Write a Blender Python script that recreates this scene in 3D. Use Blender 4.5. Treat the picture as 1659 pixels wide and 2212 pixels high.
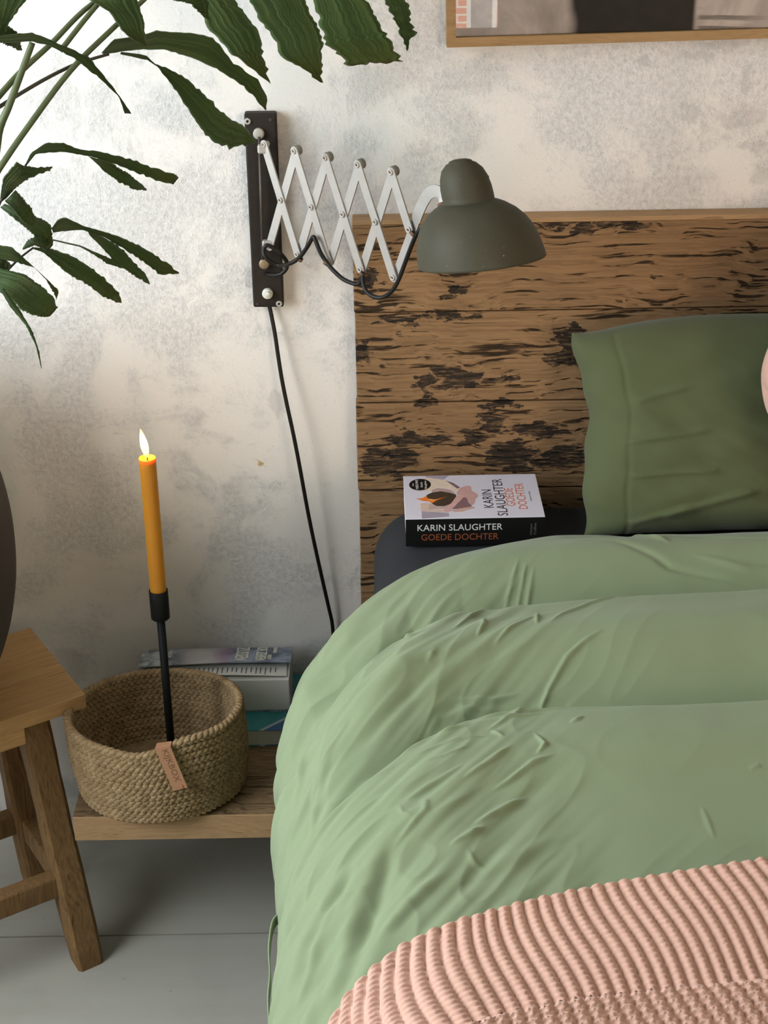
import bpy, bmesh, math, random
import numpy as np
from mathutils import Vector, Matrix, Euler

for o in list(bpy.data.objects):
    bpy.data.objects.remove(o)
SC = bpy.context.scene
COL = SC.collection
random.seed(7)
RNG = np.random.RandomState(11)

# ------------------------------------------------------------------ camera
CAM = Vector((0.0, -2.15, 1.72))
PITCH = math.radians(27.0)
ROLL = math.radians(0.9)
FPX = 3322.0
_f = Vector((0, math.cos(PITCH), -math.sin(PITCH)))
_r0 = Vector((1, 0, 0))
_u0 = Vector((0, math.sin(PITCH), math.cos(PITCH)))
_r = _r0 * math.cos(ROLL) - _u0 * math.sin(ROLL)
_u = _u0 * math.cos(ROLL) + _r0 * math.sin(ROLL)
cam_data = bpy.data.cameras.new('camera')
cam_data.sensor_fit = 'HORIZONTAL'
cam_data.sensor_width = 36.0
cam_data.lens = FPX / 1659.0 * 36.0
cam_data.clip_start = 0.05
cam = bpy.data.objects.new('camera', cam_data)
COL.objects.link(cam)
cam.matrix_world = Matrix(((_r.x, _u.x, -_f.x, CAM.x), (_r.y, _u.y, -_f.y, CAM.y), (_r.z, _u.z, -_f.z, CAM.z), (0, 0, 0, 1)))
SC.camera = cam

# ------------------------------------------------------------------ light and exposure
SC.view_settings.view_transform = 'Standard'
SC.view_settings.look = 'None'
SC.view_settings.exposure = 0.0
SC.view_settings.gamma = 1.0
SC.view_settings.use_curve_mapping = False
SC.cycles.use_denoising = True
SC.cycles.adaptive_threshold = 0.09
SC.cycles.max_bounces = 5
SC.cycles.diffuse_bounces = 3
SC.cycles.glossy_bounces = 2
SC.cycles.transmission_bounces = 2
SC.cycles.transparent_max_bounces = 6
SC.cycles.caustics_reflective = False
SC.cycles.caustics_refractive = False

world = bpy.data.worlds.new('sky')
SC.world = world
world.use_nodes = True
_bg = world.node_tree.nodes['Background']
_bg.inputs[0].default_value = (0.80, 0.88, 1.0, 1)
_bg.inputs[1].default_value = 0.8


def area(name, loc, target, sx, sy, power, color):
    d = bpy.data.lights.new(name, 'AREA')
    d.shape = 'RECTANGLE'
    d.size, d.size_y, d.energy, d.color = sx, sy, power, color
    o = bpy.data.objects.new(name, d)
    COL.objects.link(o)
    o.location = loc
    o.rotation_euler = (Vector(target) - Vector(loc)).to_track_quat('-Z', 'Y').to_euler()
    return o


area('daylight_window_left', (-1.47, -1.02, 1.50), (0.2, -0.75, 0.9), 1.3, 1.2, 55, (0.87, 0.94, 1.0))
area('daylight_window_front', (2.1, -4.12, 1.55), (0.4, -0.4, 1.1), 1.3, 1.2, 33, (1.0, 0.88, 0.62))
sun_d = bpy.data.lights.new('sun', 'SUN')
sun_d.energy = 80.0
sun_d.angle = 0.02
sun_d.color = (1.0, 0.95, 0.88)
sun = bpy.data.objects.new('sun', sun_d)
COL.objects.link(sun)
sun.rotation_euler = Vector((0.0, -1.0, -0.9)).to_track_quat('-Z', 'Y').to_euler()


# ------------------------------------------------------------------ pixel to place
def ray(px, py):
    return _f + _r * ((px - 829.5) / FPX) - _u * ((py - 1106.0) / FPX)


def at_y(px, py, y):
    d = ray(px, py)
    return CAM + d * ((y - CAM.y) / d.y)


def at_z(px, py, z):
    d = ray(px, py)
    return CAM + d * ((z - CAM.z) / d.z)


# ------------------------------------------------------------------ object helpers
WLOC = {}


def tag(o, label=None, cat=None, group=None, kind=None):
    for k, v in (('label', label), ('category', cat), ('group', group), ('kind', kind)):
        if v:
            o[k] = v
    return o


def thing(name, label, cat, loc, group=None):
    o = bpy.data.objects.new(name, None)
    o.empty_display_size = 0.05
    COL.objects.link(o)
    o.location = loc
    WLOC[o.name] = Vector(loc)
    return tag(o, label, cat, group)


def link(name, me, loc, parent=None, rot=None):
    o = bpy.data.objects.new(name, me)
    COL.objects.link(o)
    loc = Vector(loc)
    WLOC[o.name] = loc.copy()
    if parent is not None:
        o.parent = parent
        o.location = loc - WLOC[parent.name]
    else:
        o.location = loc
    if rot is not None:
        o.rotation_euler = rot
    return o


def mk(name, verts, faces, mat, parent=None, smooth=True, origin=None):
    v = np.array([tuple(p) for p in verts], dtype=float)
    org = v.mean(axis=0) if origin is None else np.array(origin, dtype=float)
    me = bpy.data.meshes.new(name)
    me.from_pydata((v - org).tolist(), [], faces if isinstance(faces, list) else list(faces))
    me.validate()
    if mat is not None:
        me.materials.append(mat)
    if smooth:
        me.polygons.foreach_set('use_smooth', [True] * len(me.polygons))
    me.update()
    return link(name, me, org, parent)


def from_bm(name, bm, mat, parent=None, smooth=False, loc=(0, 0, 0), rot=None):
    me = bpy.data.meshes.new(name)
    bm.normal_update()
    bm.to_mesh(me)
    bm.free()
    if mat is not None:
        me.materials.append(mat)
    if smooth:
        me.polygons.foreach_set('use_smooth', [True] * len(me.polygons))
    return link(name, me, loc, parent, rot)


def box_bm(sx, sy, sz, bev=0.0, seg=2):
    bm = bmesh.new()
    bmesh.ops.create_cube(bm, size=1.0)
    bmesh.ops.scale(bm, vec=(sx, sy, sz), verts=bm.verts)
    if bev > 0:
        bmesh.ops.bevel(bm, geom=bm.edges[:], offset=bev, segments=seg, affect='EDGES', profile=0.5)
    return bm


def box(name, lo, hi, mat, parent=None, bev=0.0, seg=2, smooth=False):
    lo, hi = Vector(lo), Vector(hi)
    s = hi - lo
    return from_bm(name, box_bm(s.x, s.y, s.z, bev, seg), mat, parent, smooth, (lo + hi) / 2)


def obox(name, c, ex, ey, ez, sx, sy, sz, mat, parent=None, bev=0.0, seg=2, smooth=False):
    """box centred at c with local axes ex, ey, ez"""
    M = Matrix((ex, ey, ez)).transposed().to_4x4()
    bm = box_bm(sx, sy, sz, bev, seg)
    return from_bm(name, bm, mat, parent, smooth, c, M.to_euler())


def grid_faces(nu, nv, closed_u=False):
    f = []
    for i in range(nu if closed_u else nu - 1):
        i2 = (i + 1) % nu
        for j in range(nv - 1):
            f.append((i * nv + j, i2 * nv + j, i2 * nv + j + 1, i * nv + j + 1))
    return f


def tube_geo(pts, rad, n=10, closed=False, flat=None):
    P = [Vector(p) for p in pts]
    m = len(P)
    R = rad if hasattr(rad, '__len__') else [rad] * m
    V, Fc = [], []
    t0 = (P[1] - P[0]).normalized()
    nrm = t0.orthogonal().normalized()
    for i in range(m):
        if closed:
            t = (P[(i + 1) % m] - P[i - 1]).normalized()
        else:
            t = (P[min(i + 1, m - 1)] - P[max(i - 1, 0)]).normalized()
        nrm = (nrm - t * nrm.dot(t)).normalized()
        b = t.cross(nrm)
        for k in range(n):
            a = 2 * math.pi * k / n
            V.append(P[i] + (nrm * math.cos(a) + b * math.sin(a)) * R[i])
    for i in range(m if closed else m - 1):
        i2 = (i + 1) % m
        for k in range(n):
            k2 = (k + 1) % n
            Fc.append((i * n + k, i * n + k2, i2 * n + k2, i2 * n + k))
    if not closed:
        Fc.append(tuple(range(n))[::-1])
        Fc.append(tuple((m - 1) * n + k for k in range(n)))
    return V, Fc


def smooth_path(pts, n=8):
    P = [Vector(p) for p in pts]
    out = []
    for i in range(len(P) - 1):
        p0, p1, p2, p3 = P[max(i - 1, 0)], P[i], P[i + 1], P[min(i + 2, len(P) - 1)]
        for k in range(n):
            t = k / n
            out.append(0.5 * ((2 * p1) + (p2 - p0) * t + (2 * p0 - 5 * p1 + 4 * p2 - p3) * t * t + (3 * p1 - p0 - 3 * p2 + p3) * t ** 3))
    out.append(P[-1])
    return out


def tube(name, pts, rad, mat, parent=None, n=10, closed=False):
    V, Fc = tube_geo(pts, rad, n, closed)
    return mk(name, V, Fc, mat, parent)


def lathe_geo(prof, n=48, org=(0, 0, 0), axis=(0, 0, 1)):
    q = Vector((0, 0, 1)).rotation_difference(Vector(axis).normalized())
    org = Vector(org)
    V, Fc = [], []
    m = len(prof)
    for i in range(n):
        a = 2 * math.pi * i / n
        for r, h in prof:
            V.append(org + q @ Vector((r * math.cos(a), r * math.sin(a), h)))
    for i in range(n):
        i2 = (i + 1) % n
        for j in range(m - 1):
            Fc.append((i * m + j, i2 * m + j, i2 * m + j + 1, i * m + j + 1))
    return V, Fc


def lathe(name, prof, mat, parent=None, n=48, org=(0, 0, 0), axis=(0, 0, 1), smooth=True):
    V, Fc = lathe_geo([(max(r, 1e-5), h) for r, h in prof], n, org, axis)
    o = mk(name, V, Fc, mat, parent, smooth)
    return o


def prism(name, poly, o, ex, ey, ez, depth, mat, parent=None, smooth=False):
    """flat outline (list of 2d points in ex, ey) given real thickness along ez"""
    o, ex, ey, ez = Vector(o), Vector(ex), Vector(ey), Vector(ez)
    n = len(poly)
    V = [o + ex * a + ey * b for a, b in poly] + [o + ex * a + ey * b + ez * depth for a, b in poly]
    F = [tuple(range(n))[::-1], tuple(range(n, 2 * n))]
    F += [(i, (i + 1) % n, n + (i + 1) % n, n + i) for i in range(n)]
    return mk(name, V, F, mat, parent, smooth)


def lettering(body, o, ex, ey, width, height, mat, parent, depth=0.0003, name='lettering'):
    cu = bpy.data.curves.new(name, 'FONT')
    cu.body = body
    cu.extrude = 0.5
    cu.resolution_u = 3
    t = bpy.data.objects.new('tmp_text', cu)
    COL.objects.link(t)
    bpy.context.view_layer.update()
    me = bpy.data.meshes.new_from_object(t.evaluated_get(bpy.context.evaluated_depsgraph_get()))
    bpy.data.objects.remove(t)
    co = np.array([v.co[:] for v in me.vertices])
    lo, hi = co.min(axis=0), co.max(axis=0)
    ex, ey, o = Vector(ex), Vector(ey), Vector(o)
    ez = ex.cross(ey).normalized()
    sx = width / (hi[0] - lo[0])
    sy = height / (hi[1] - lo[1])
    V = [o + ex * ((c[0] - lo[0]) * sx) + ey * ((c[1] - lo[1]) * sy) + ez * ((c[2] - lo[2]) / (hi[2] - lo[2]) * depth) for c in co]
    F = [tuple(p.vertices) for p in me.polygons]
    bpy.data.meshes.remove(me)
    return mk(name, V, F, mat, parent, smooth=False)


# numpy gradient noise -------------------------------------------------
_perm = RNG.permutation(512)
_ang = RNG.rand(512) * 2 * np.pi


def pnoise(x, y):
    xi, yi = np.floor(x).astype(int), np.floor(y).astype(int)
    xf, yf = x - xi, y - yi
    u, v = xf * xf * xf * (xf * (xf * 6 - 15) + 10), yf * yf * yf * (yf * (yf * 6 - 15) + 10)

    def g(ix, iy, dx, dy):
        a = _ang[_perm[(ix + _perm[iy % 512]) % 512]]
        return np.cos(a) * dx + np.sin(a) * dy
    n00, n10 = g(xi, yi, xf, yf), g(xi + 1, yi, xf - 1, yf)
    n01, n11 = g(xi, yi + 1, xf, yf - 1), g(xi + 1, yi + 1, xf - 1, yf - 1)
    return (n00 * (1 - u) + n10 * u) * (1 - v) + (n01 * (1 - u) + n11 * u) * v


# ------------------------------------------------------------------ materials
class Mt:
    def __init__(s, name, color=(0.8, 0.8, 0.8), rough=0.6, metal=0.0, spec=0.5):
        s.m = bpy.data.materials.new(name)
        s.m.use_nodes = True
        s.t = s.m.node_tree
        s.b = s.t.nodes['Principled BSDF']
        s.b.inputs['Base Color'].default_value = (*color, 1)
        s.b.inputs['Roughness'].default_value = rough
        s.b.inputs['Metallic'].default_value = metal
        s.b.inputs['Specular IOR Level'].default_value = spec

    def n(s, typ, **kw):
        nd = s.t.nodes.new(typ)
        for k, v in kw.items():
            setattr(nd, k, v)
        return nd

    def put(s, sock, v):
        if isinstance(v, bpy.types.NodeSocket):
            s.t.links.new(v, sock)
        elif isinstance(v, (tuple, list)):
            sock.default_value = (*v, 1) if len(v) == 3 and sock.type == 'RGBA' else v
        else:
            sock.default_value = v

    def math(s, op, a, b=0.0, c=0.0, clamp=False):
        nd = s.n('ShaderNodeMath', operation=op, use_clamp=clamp)
        s.put(nd.inputs[0], a)
        s.put(nd.inputs[1], b)
        if op in ('MULTIPLY_ADD', 'SMOOTH_MIN', 'SMOOTH_MAX', 'COMPARE'):
            s.put(nd.inputs[2], c)
        return nd.outputs[0]

    def mix(s, fac, a, b, blend='MIX'):
        nd = s.n('ShaderNodeMix', data_type='RGBA', blend_type=blend)
        s.put(nd.inputs[0], fac)
        s.put(nd.inputs[6], a)
        s.put(nd.inputs[7], b)
        return nd.outputs[2]

    def obj(s):
        return s.n('ShaderNodeTexCoord').outputs['Object']

    def world(s):
        return s.n('ShaderNodeNewGeometry').outputs['Position']

    def rand(s):
        return s.n('ShaderNodeObjectInfo').outputs['Random']

    def vec(s, v, scale=(1, 1, 1), add=None):
        nd = s.n('ShaderNodeVectorMath', operation='MULTIPLY')
        s.put(nd.inputs[0], v)
        nd.inputs[1].default_value = scale
        out = nd.outputs[0]
        if add is not None:
            a = s.n('ShaderNodeVectorMath', operation='ADD')
            s.put(a.inputs[0], out)
            s.put(a.inputs[1], add)
            out = a.outputs[0]
        return out

    def noise(s, v, scale, detail=4, rough=0.55, dist=0.0):
        nd = s.n('ShaderNodeTexNoise')
        s.put(nd.inputs['Vector'], v)
        nd.inputs['Scale'].default_value = scale
        nd.inputs['Detail'].default_value = detail
        nd.inputs['Roughness'].default_value = rough
        nd.inputs['Distortion'].default_value = dist
        return nd.outputs[0]

    def step(s, v, lo, hi):
        nd = s.n('ShaderNodeMapRange', interpolation_type='SMOOTHSTEP')
        s.put(nd.inputs['Value'], v)
        nd.inputs['From Min'].default_value = lo
        nd.inputs['From Max'].default_value = hi
        return nd.outputs[0]

    def xyz(s, v):
        nd = s.n('ShaderNodeSeparateXYZ')
        s.put(nd.inputs[0], v)
        return nd.outputs

    def comb(s, x, y, z):
        nd = s.n('ShaderNodeCombineXYZ')
        for i, q in enumerate((x, y, z)):
            s.put(nd.inputs[i], q)
        return nd.outputs[0]

    def color(s, v):
        s.put(s.b.inputs['Base Color'], v)
        return s

    def bump(s, h, strength=0.3, dist=0.002):
        nd = s.n('ShaderNodeBump')
        nd.inputs['Strength'].default_value = strength
        nd.inputs['Distance'].default_value = dist
        s.put(nd.inputs['Height'], h)
        s.t.links.new(nd.outputs[0], s.b.inputs['Normal'])
        return s

    def rough(s, v):
        s.put(s.b.inputs['Roughness'], v)
        return s


def plain(name, color, rough=0.6, metal=0.0, var=0.12, scale=60, bump=0.1, spec=0.5):
    t = Mt(name, color, rough, metal, spec)
    v = t.obj()
    n = t.noise(v, scale, 5, 0.6)
    dk = tuple(c * (1 - var) for c in color)
    lt = tuple(min(1, c * (1 + var)) for c in color)
    t.color(t.mix(n, dk, lt))
    if bump:
        t.bump(n, bump, 0.001)
    return t.m


def ellipses(t, v, lst, axes=(0, 2)):
    """soft union of ellipses in two axes of v: (cx, cy, rx, ry)"""
    q = t.xyz(v)
    X, Z = q[axes[0]], q[axes[1]]
    acc = None
    for cx, cz, rx, rz in lst:
        a = t.math('DIVIDE', t.math('SUBTRACT', X, cx), rx)
        b = t.math('DIVIDE', t.math('SUBTRACT', Z, cz), rz)
        d = t.math('ADD', t.math('MULTIPLY', a, a), t.math('MULTIPLY', b, b))
        g = t.math('SUBTRACT', 1.0, d, clamp=True)
        acc = g if acc is None else t.math('MAXIMUM', acc, g)
    return acc


def plaster():
    t = Mt('old_plaster', rough=0.88, spec=0.2)
    v = t.world()
    big = t.noise(v, 1.9, 4, 0.62)
    mid = t.noise(v, 6.5, 5, 0.70, 0.4)
    raw = t.math('ADD', t.math('MULTIPLY', big, 0.55), t.math('MULTIPLY', mid, 0.55))
    m = t.step(raw, 0.52, 0.60)
    grain = t.noise(v, 120, 5, 0.78)
    pit = t.noise(v, 330, 1, 0.6)
    paint = t.mix(t.noise(v, 2.4, 4, 0.5), (0.735, 0.71, 0.665), (0.79, 0.77, 0.725))
    bare = t.mix(t.step(grain, 0.34, 0.62), (0.58, 0.57, 0.55), (0.79, 0.78, 0.755))
    bare = t.mix(t.math('MULTIPLY', t.step(t.noise(v, 2.7, 5, 0.62), 0.46, 0.66), 0.40), bare, (0.52, 0.525, 0.51))
    c = t.mix(t.math('MULTIPLY', m, 0.85), paint, bare)
    p = at_y(745, 235, 0)
    p2 = at_y(650, 190, 0)
    cool = ellipses(t, v, [(p.x, p.z, .16, .10), (p2.x, p2.z, .10, .08)])
    c = t.mix(t.math('MULTIPLY', t.step(t.math('MULTIPLY', cool, t.noise(v, 14, 6, 0.7)), 0.18, 0.5), 0.5), c, (0.56, 0.60, 0.575))
    # scuffs and dark scratches
    sc = t.noise(t.vec(v, (8, 1, 22)), 1.6, 4, 0.75, 0.8)
    c = t.mix(t.math('MULTIPLY', t.step(sc, 0.66, 0.74), 0.30), c, (0.36, 0.36, 0.35))
    wv = t.n('ShaderNodeVectorMath', operation='ADD')
    nz = t.n('ShaderNodeTexNoise')
    t.put(nz.inputs['Vector'], v)
    nz.inputs['Scale'].default_value = 34
    nz.inputs['Detail'].default_value = 8
    nz.inputs['Roughness'].default_value = 0.75
    t.put(wv.inputs[0], v)
    t.put(wv.inputs[1], t.vec(nz.outputs[1], (0.07, 0.0, 0.07), (-0.035, 0, -0.035)))
    marks = []
    for px, py, rx, rz in ((1615, 175, .014, .034), (1600, 255, .05, .022), (1385, 135, .014, .010), (1490, 245, .022, .016), (1620, 320, .03, .014), (1650, 380, .03, .02), (1500, 120, .03, .012), (1560, 95, .05, .01), (600, 870, .015, .03), (540, 600, .012, .022), (130, 1440, .08, .05), (150, 1700, .1, .03)):
        p = at_y(px, py, 0)
        marks.append((p.x, p.z, rx, rz))
    mk_ = ellipses(t, wv.outputs[0], marks)
    mk_ = t.step(t.math('MULTIPLY', mk_, t.math('ADD', t.noise(v, 60, 5, 0.7), 0.1)), 0.20, 0.42)
    c = t.mix(t.math('MULTIPLY', mk_, 0.36), c, (0.42, 0.415, 0.40))
    p = at_y(571, 1003, 0)
    c = t.mix(t.step(ellipses(t, wv.outputs[0], [(p.x - .006, p.z, .006, .006)]), 0.15, 0.5), c, (0.50, 0.36, 0.18))
    c = t.mix(t.math('MULTIPLY', t.step(pit, 0.67, 0.73), 0.45), c, (0.36, 0.35, 0.34))
    t.color(c)
    rough_h = t.math('MULTIPLY', grain, t.math('MULTIPLY_ADD', m, 0.9, 0.14))
    h = t.math('ADD', rough_h, t.math('MULTIPLY', m, -0.30))
    t.bump(h, 0.9, 0.0032)
    return t.m


def wood(name, light, dark, crack, axis=0, crack_amt=0.8, scale=1.0, lo=0.40, hi=0.50, stains=None, stain_col=(0.010, 0.0095, 0.009), rough=0.62, bump=0.5, seed=0.0, wavy=0.022, use_world=False):
    t = Mt(name, rough=rough, spec=0.18)
    v = t.obj()
    off = t.comb(t.math('MULTIPLY', t.rand(), 37.0), t.math('MULTIPLY_ADD', t.rand(), 19.0, seed), t.math('MULTIPLY', t.rand(), 53.0))
    base = t.vec(v, (1, 1, 1), off)
    low = t.noise(base, 5.0 * scale, 2, 0.5)
    low2 = t.noise(base, 14.0 * scale, 2, 0.5)
    bend = t.math('ADD', t.math('MULTIPLY', t.math('SUBTRACT', low, 0.5), wavy * 2.5), t.math('MULTIPLY', t.math('SUBTRACT', low2, 0.5), wavy * 0.8))
    q = t.xyz(base)
    lin, crs = [(2.2, 1.0), (150.0, 1.0)], None
    a = [q[0], q[1], q[2]]
    sc1, sc2, sc3 = [170.0 * scale] * 3, [260.0 * scale] * 3, [62.0 * scale] * 3
    sc1[axis], sc2[axis], sc3[axis] = 7.0 * scale, 4.0 * scale, 3.2 * scale
    b = [a[i] if i == axis else t.math('ADD', a[i], bend) for i in range(3)]
    v1 = t.comb(*[t.math('MULTIPLY', b[i], sc1[i]) for i in range(3)])
    v2 = t.comb(*[t.math('MULTIPLY', b[i], sc2[i]) for i in range(3)])
    n1 = t.noise(v1, 1.0, 3, 0.55)
    n2 = t.noise(v2, 1.0, 3, 0.6)
    v3 = t.comb(*[t.math('MULTIPLY', b[i], sc3[i]) for i in range(3)])
    n3 = t.noise(v3, 1.0, 4, 0.6)
    tone = t.noise(base, 3.2 * scale, 3, 0.5)
    c = t.mix(t.step(n2, 0.25, 0.75), dark, light)
    c = t.mix(t.math('MULTIPLY', t.step(tone, 0.35, 0.7), 0.35), c, tuple(x * 0.62 for x in dark))
    patch = t.math('MULTIPLY', t.math('SUBTRACT', t.noise(base, 9.0 * scale, 3, 0.5), 0.5), 0.16)
    ck = t.math('SUBTRACT', 1.0, t.step(t.math('ADD', n1, patch), lo - (hi - lo), lo))
    ck = t.math('MAXIMUM', ck, t.math('SUBTRACT', 1.0, t.step(t.math('ADD', n3, patch), lo - (hi - lo) - .08, lo - .09)))
    c = t.mix(t.math('MULTIPLY', ck, crack_amt), c, crack)
    if stains:
        w = t.world()
        nz = t.n('ShaderNodeTexNoise')
        t.put(nz.inputs['Vector'], t.vec(w, (1, 1, 2.2)))
        nz.inputs['Scale'].default_value = 24
        nz.inputs['Detail'].default_value = 6
        nz.inputs['Roughness'].default_value = 0.65
        wv = t.n('ShaderNodeVectorMath', operation='ADD')
        t.put(wv.inputs[0], w)
        t.put(wv.inputs[1], t.vec(nz.outputs[1], (0.13, 0.0, 0.055), (-0.065, 0, -0.0275)))
        s_ = ellipses(t, wv.outputs[0], stains)
        nz2 = t.noise(t.vec(w, (45, 45, 330)), 1.0, 5, 0.7)
        s_ = t.step(t.math('MULTIPLY', t.step(s_, 0.0, 0.5), t.math('ADD', nz2, 0.08)), 0.34, 0.62)
        c = t.mix(t.math('MULTIPLY', s_, 0.93), c, stain_col)
    t.color(c)
    h = t.math('SUBTRACT', t.math('MULTIPLY', n2, 0.35), t.math('MULTIPLY', ck, 0.9))
    t.bump(h, bump, 0.002)
    return t.m


def fabric(name, c1, c2, scale=900, bump=0.12, rough=0.85, sheen=0.15):
    t = Mt(name, rough=rough, spec=0.2)
    v = t.world()
    n = t.noise(v, scale, 2, 0.6)
    n2 = t.noise(v, 9, 4, 0.6)
    t.color(t.mix(t.math('ADD', t.math('MULTIPLY', n, 0.5), t.math('MULTIPLY', n2, 0.5)), c1, c2))
    t.b.inputs['Sheen Weight'].default_value = sheen
    t.b.inputs['Sheen Roughness'].default_value = 0.5
    t.bump(t.noise(v, 45, 3, 0.6), bump, 0.003)
    return t.m


M = {}
M['plaster'] = plaster()
M['wall_white'] = plain('wall_white', (0.50, 0.485, 0.455), 0.9, var=0.04, scale=8)
M['ceiling'] = plain('ceiling_white', (0.60, 0.59, 0.565), 0.9, var=0.03, scale=6)


def painted_floor():
    t = Mt('painted_floor', rough=0.5, spec=0.4)
    v = t.world()
    g = t.noise(t.vec(v, (2.2, 30, 30)), 1.0, 5, 0.6)
    g2 = t.noise(v, 4.5, 4, 0.6)
    c = t.mix(g, (0.33, 0.315, 0.265), (0.395, 0.38, 0.33))
    c = t.mix(t.math('MULTIPLY', t.step(g2, 0.45, 0.75), 0.3), c, (0.23, 0.22, 0.185))
    sc = t.noise(t.vec(v, (5, 60, 5)), 1.0, 4, 0.6, 0.3)
    c = t.mix(t.math('MULTIPLY', t.step(sc, 0.70, 0.76), 0.5), c, (0.22, 0.21, 0.19))
    sp = t.noise(v, 120, 2, 0.5)
    c = t.mix(t.math('MULTIPLY', t.step(sp, 0.76, 0.80), 0.7), c, (0.10, 0.09, 0.08))
    t.color(c)
    t.bump(t.math('ADD', g, t.math('MULTIPLY', sc, -0.4)), 0.25, 0.001)
    return t.m


M['floor'] = painted_floor()
_st = []
for px, py, rx, rz in ((1208, 484, .030, .012), (1275, 487, .020, .020), (845, 995, .055, .030), (1105, 985, .048, .030), (1225, 990, .055, .022), (1062, 905, .020, .035), (985, 815, .042, .022), (918, 845, .009, .040), (990, 680, .045, .010), (1085, 820, .03, .010), (900, 945, .055, .012), (1160, 930, .06, .013), (1235, 735, .030, .030), (1215, 775, .022, .014), (780, 765, .022, .020), (870, 690, .05, .010), (800, 600, .03, .012), (985, 630, .02, .012), (1070, 875, .05, .010), (1010, 945, .02, .016), (1350, 482, .04, .008)):
    p = at_y(px, py, -0.034)
    _st.append((p.x, p.z, rx, rz))
M['headboard'] = wood('weathered_oak', (0.33, 0.197, 0.096), (0.205, 0.117, 0.055), (0.014, 0.008, 0.005), axis=0, crack_amt=0.92, lo=0.43, hi=0.51, stains=_st, bump=0.9)
M['headboard_top'] = wood('planed_oak_edge', (0.46, 0.29, 0.15), (0.36, 0.22, 0.11), (0.10, 0.06, 0.03), axis=0, crack_amt=0.35, lo=0.38, hi=0.48)
M['shelf'] = wood('shelf_oak', (0.27, 0.18, 0.095), (0.16, 0.10, 0.05), (0.03, 0.019, 0.010), axis=0, crack_amt=0.75, lo=0.43, hi=0.51, scale=1.3)
M['stool_top'] = wood('honey_pine', (0.62, 0.385, 0.175), (0.47, 0.275, 0.115), (0.22, 0.11, 0.04), axis=0, crack_amt=0.35, lo=0.38, hi=0.47, scale=1.1, wavy=0.008)
M['stool_leg'] = wood('rough_pine', (0.26, 0.150, 0.063), (0.155, 0.086, 0.034), (0.07, 0.035, 0.015), axis=2, crack_amt=0.6, lo=0.38, hi=0.48, wavy=0.012)
M['frame_oak'] = wood('frame_oak', (0.42, 0.27, 0.13), (0.32, 0.195, 0.085), (0.2, 0.11, 0.05), axis=0, crack_amt=0.3, lo=0.36, hi=0.48, wavy=0.015)
M['duvet'] = fabric('sage_cotton', (0.195, 0.245, 0.135), (0.230, 0.285, 0.165))
M['pillow'] = fabric('moss_cotton', (0.076, 0.092, 0.040), (0.096, 0.114, 0.052))
M['mattress'] = fabric('charcoal_jersey', (0.016, 0.018, 0.021), (0.028, 0.030, 0.034), bump=0.2, sheen=0.03)
M['pink'] = fabric('pink_knit', (0.56, 0.335, 0.255), (0.65, 0.405, 0.315), scale=1500, bump=0.2)
M['bed_base'] = plain('bed_base_cloth', (0.05, 0.05, 0.055), 0.9)


# ------------------------------------------------------------------ room shell
def wall_with_hole(name, axis, pos, thick, lo, hi, hole):
    """wall slab normal to axis ('x' or 'y'); lo/hi = (along0, z0), (along1, z1); hole = (a0, a1, z0, z1)"""
    o = bpy.data.meshes.new(name)
    bm = bmesh.new()
    a0, a1, z0, z1 = hole
    for (p, q, r, s) in ((lo[0], a0, lo[1], hi[1]), (a1, hi[0], lo[1], hi[1]), (a0, a1, lo[1], z0), (a0, a1, z1, hi[1])):
        if q - p < 1e-4 or s - r < 1e-4:
            continue
        b2 = bmesh.ops.create_cube(bm, size=1.0)['verts']
        if axis == 'x':
            bmesh.ops.scale(bm, vec=(thick, q - p, s - r), verts=b2)
            bmesh.ops.translate(bm, vec=(pos, (p + q) / 2, (r + s) / 2), verts=b2)
        else:
            bmesh.ops.scale(bm, vec=(q - p, thick, s - r), verts=b2)
            bmesh.ops.translate(bm, vec=((p + q) / 2, pos, (r + s) / 2), verts=b2)
    w = from_bm(name, bm, M['wall_white'])
    return tag(w, kind='structure')


XL, XR, YF, ZC = -1.60, 3.20, -4.20, 2.60
tag(box('wall_back', (XL - .2, 0, -0.03), (XR + .2, 0.2, ZC), M['plaster']), kind='structure')
wall_with_hole('wall_left', 'x', XL - 0.1, 0.2, (YF, -0.03), (0.0, ZC), (-1.72, -0.32, 0.85, 2.15))
tag(box('wall_right', (XR, YF, -0.03), (XR + 0.2, 0.0, ZC), M['wall_white']), kind='structure')
WF = bmesh.new()
for (p, q, r, t_) in ((XL - .2, .12, -.03, ZC), (.12, .54, -.03, .58), (.12, .54, 1.45, ZC), (.54, 1.4, -.03, ZC), (1.4, 2.8, -.03, .9), (1.4, 2.8, 2.2, ZC), (2.8, XR + .2, -.03, ZC)):
    vs = bmesh.ops.create_cube(WF, size=1.0)['verts']
    bmesh.ops.scale(WF, vec=(q - p, 0.2, t_ - r), verts=vs)
    bmesh.ops.translate(WF, vec=((p + q) / 2, YF - 0.1, (r + t_) / 2), verts=vs)
tag(from_bm('wall_front', WF, M['wall_white']), kind='structure')
tag(box('ceiling', (XL - .2, YF - .2, ZC), (XR + .2, 0.2, ZC + .15), M['ceiling']), kind='structure')
M['white_paint'] = plain('white_paint', (0.80, 0.80, 0.78), 0.4, var=0.03)


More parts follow.
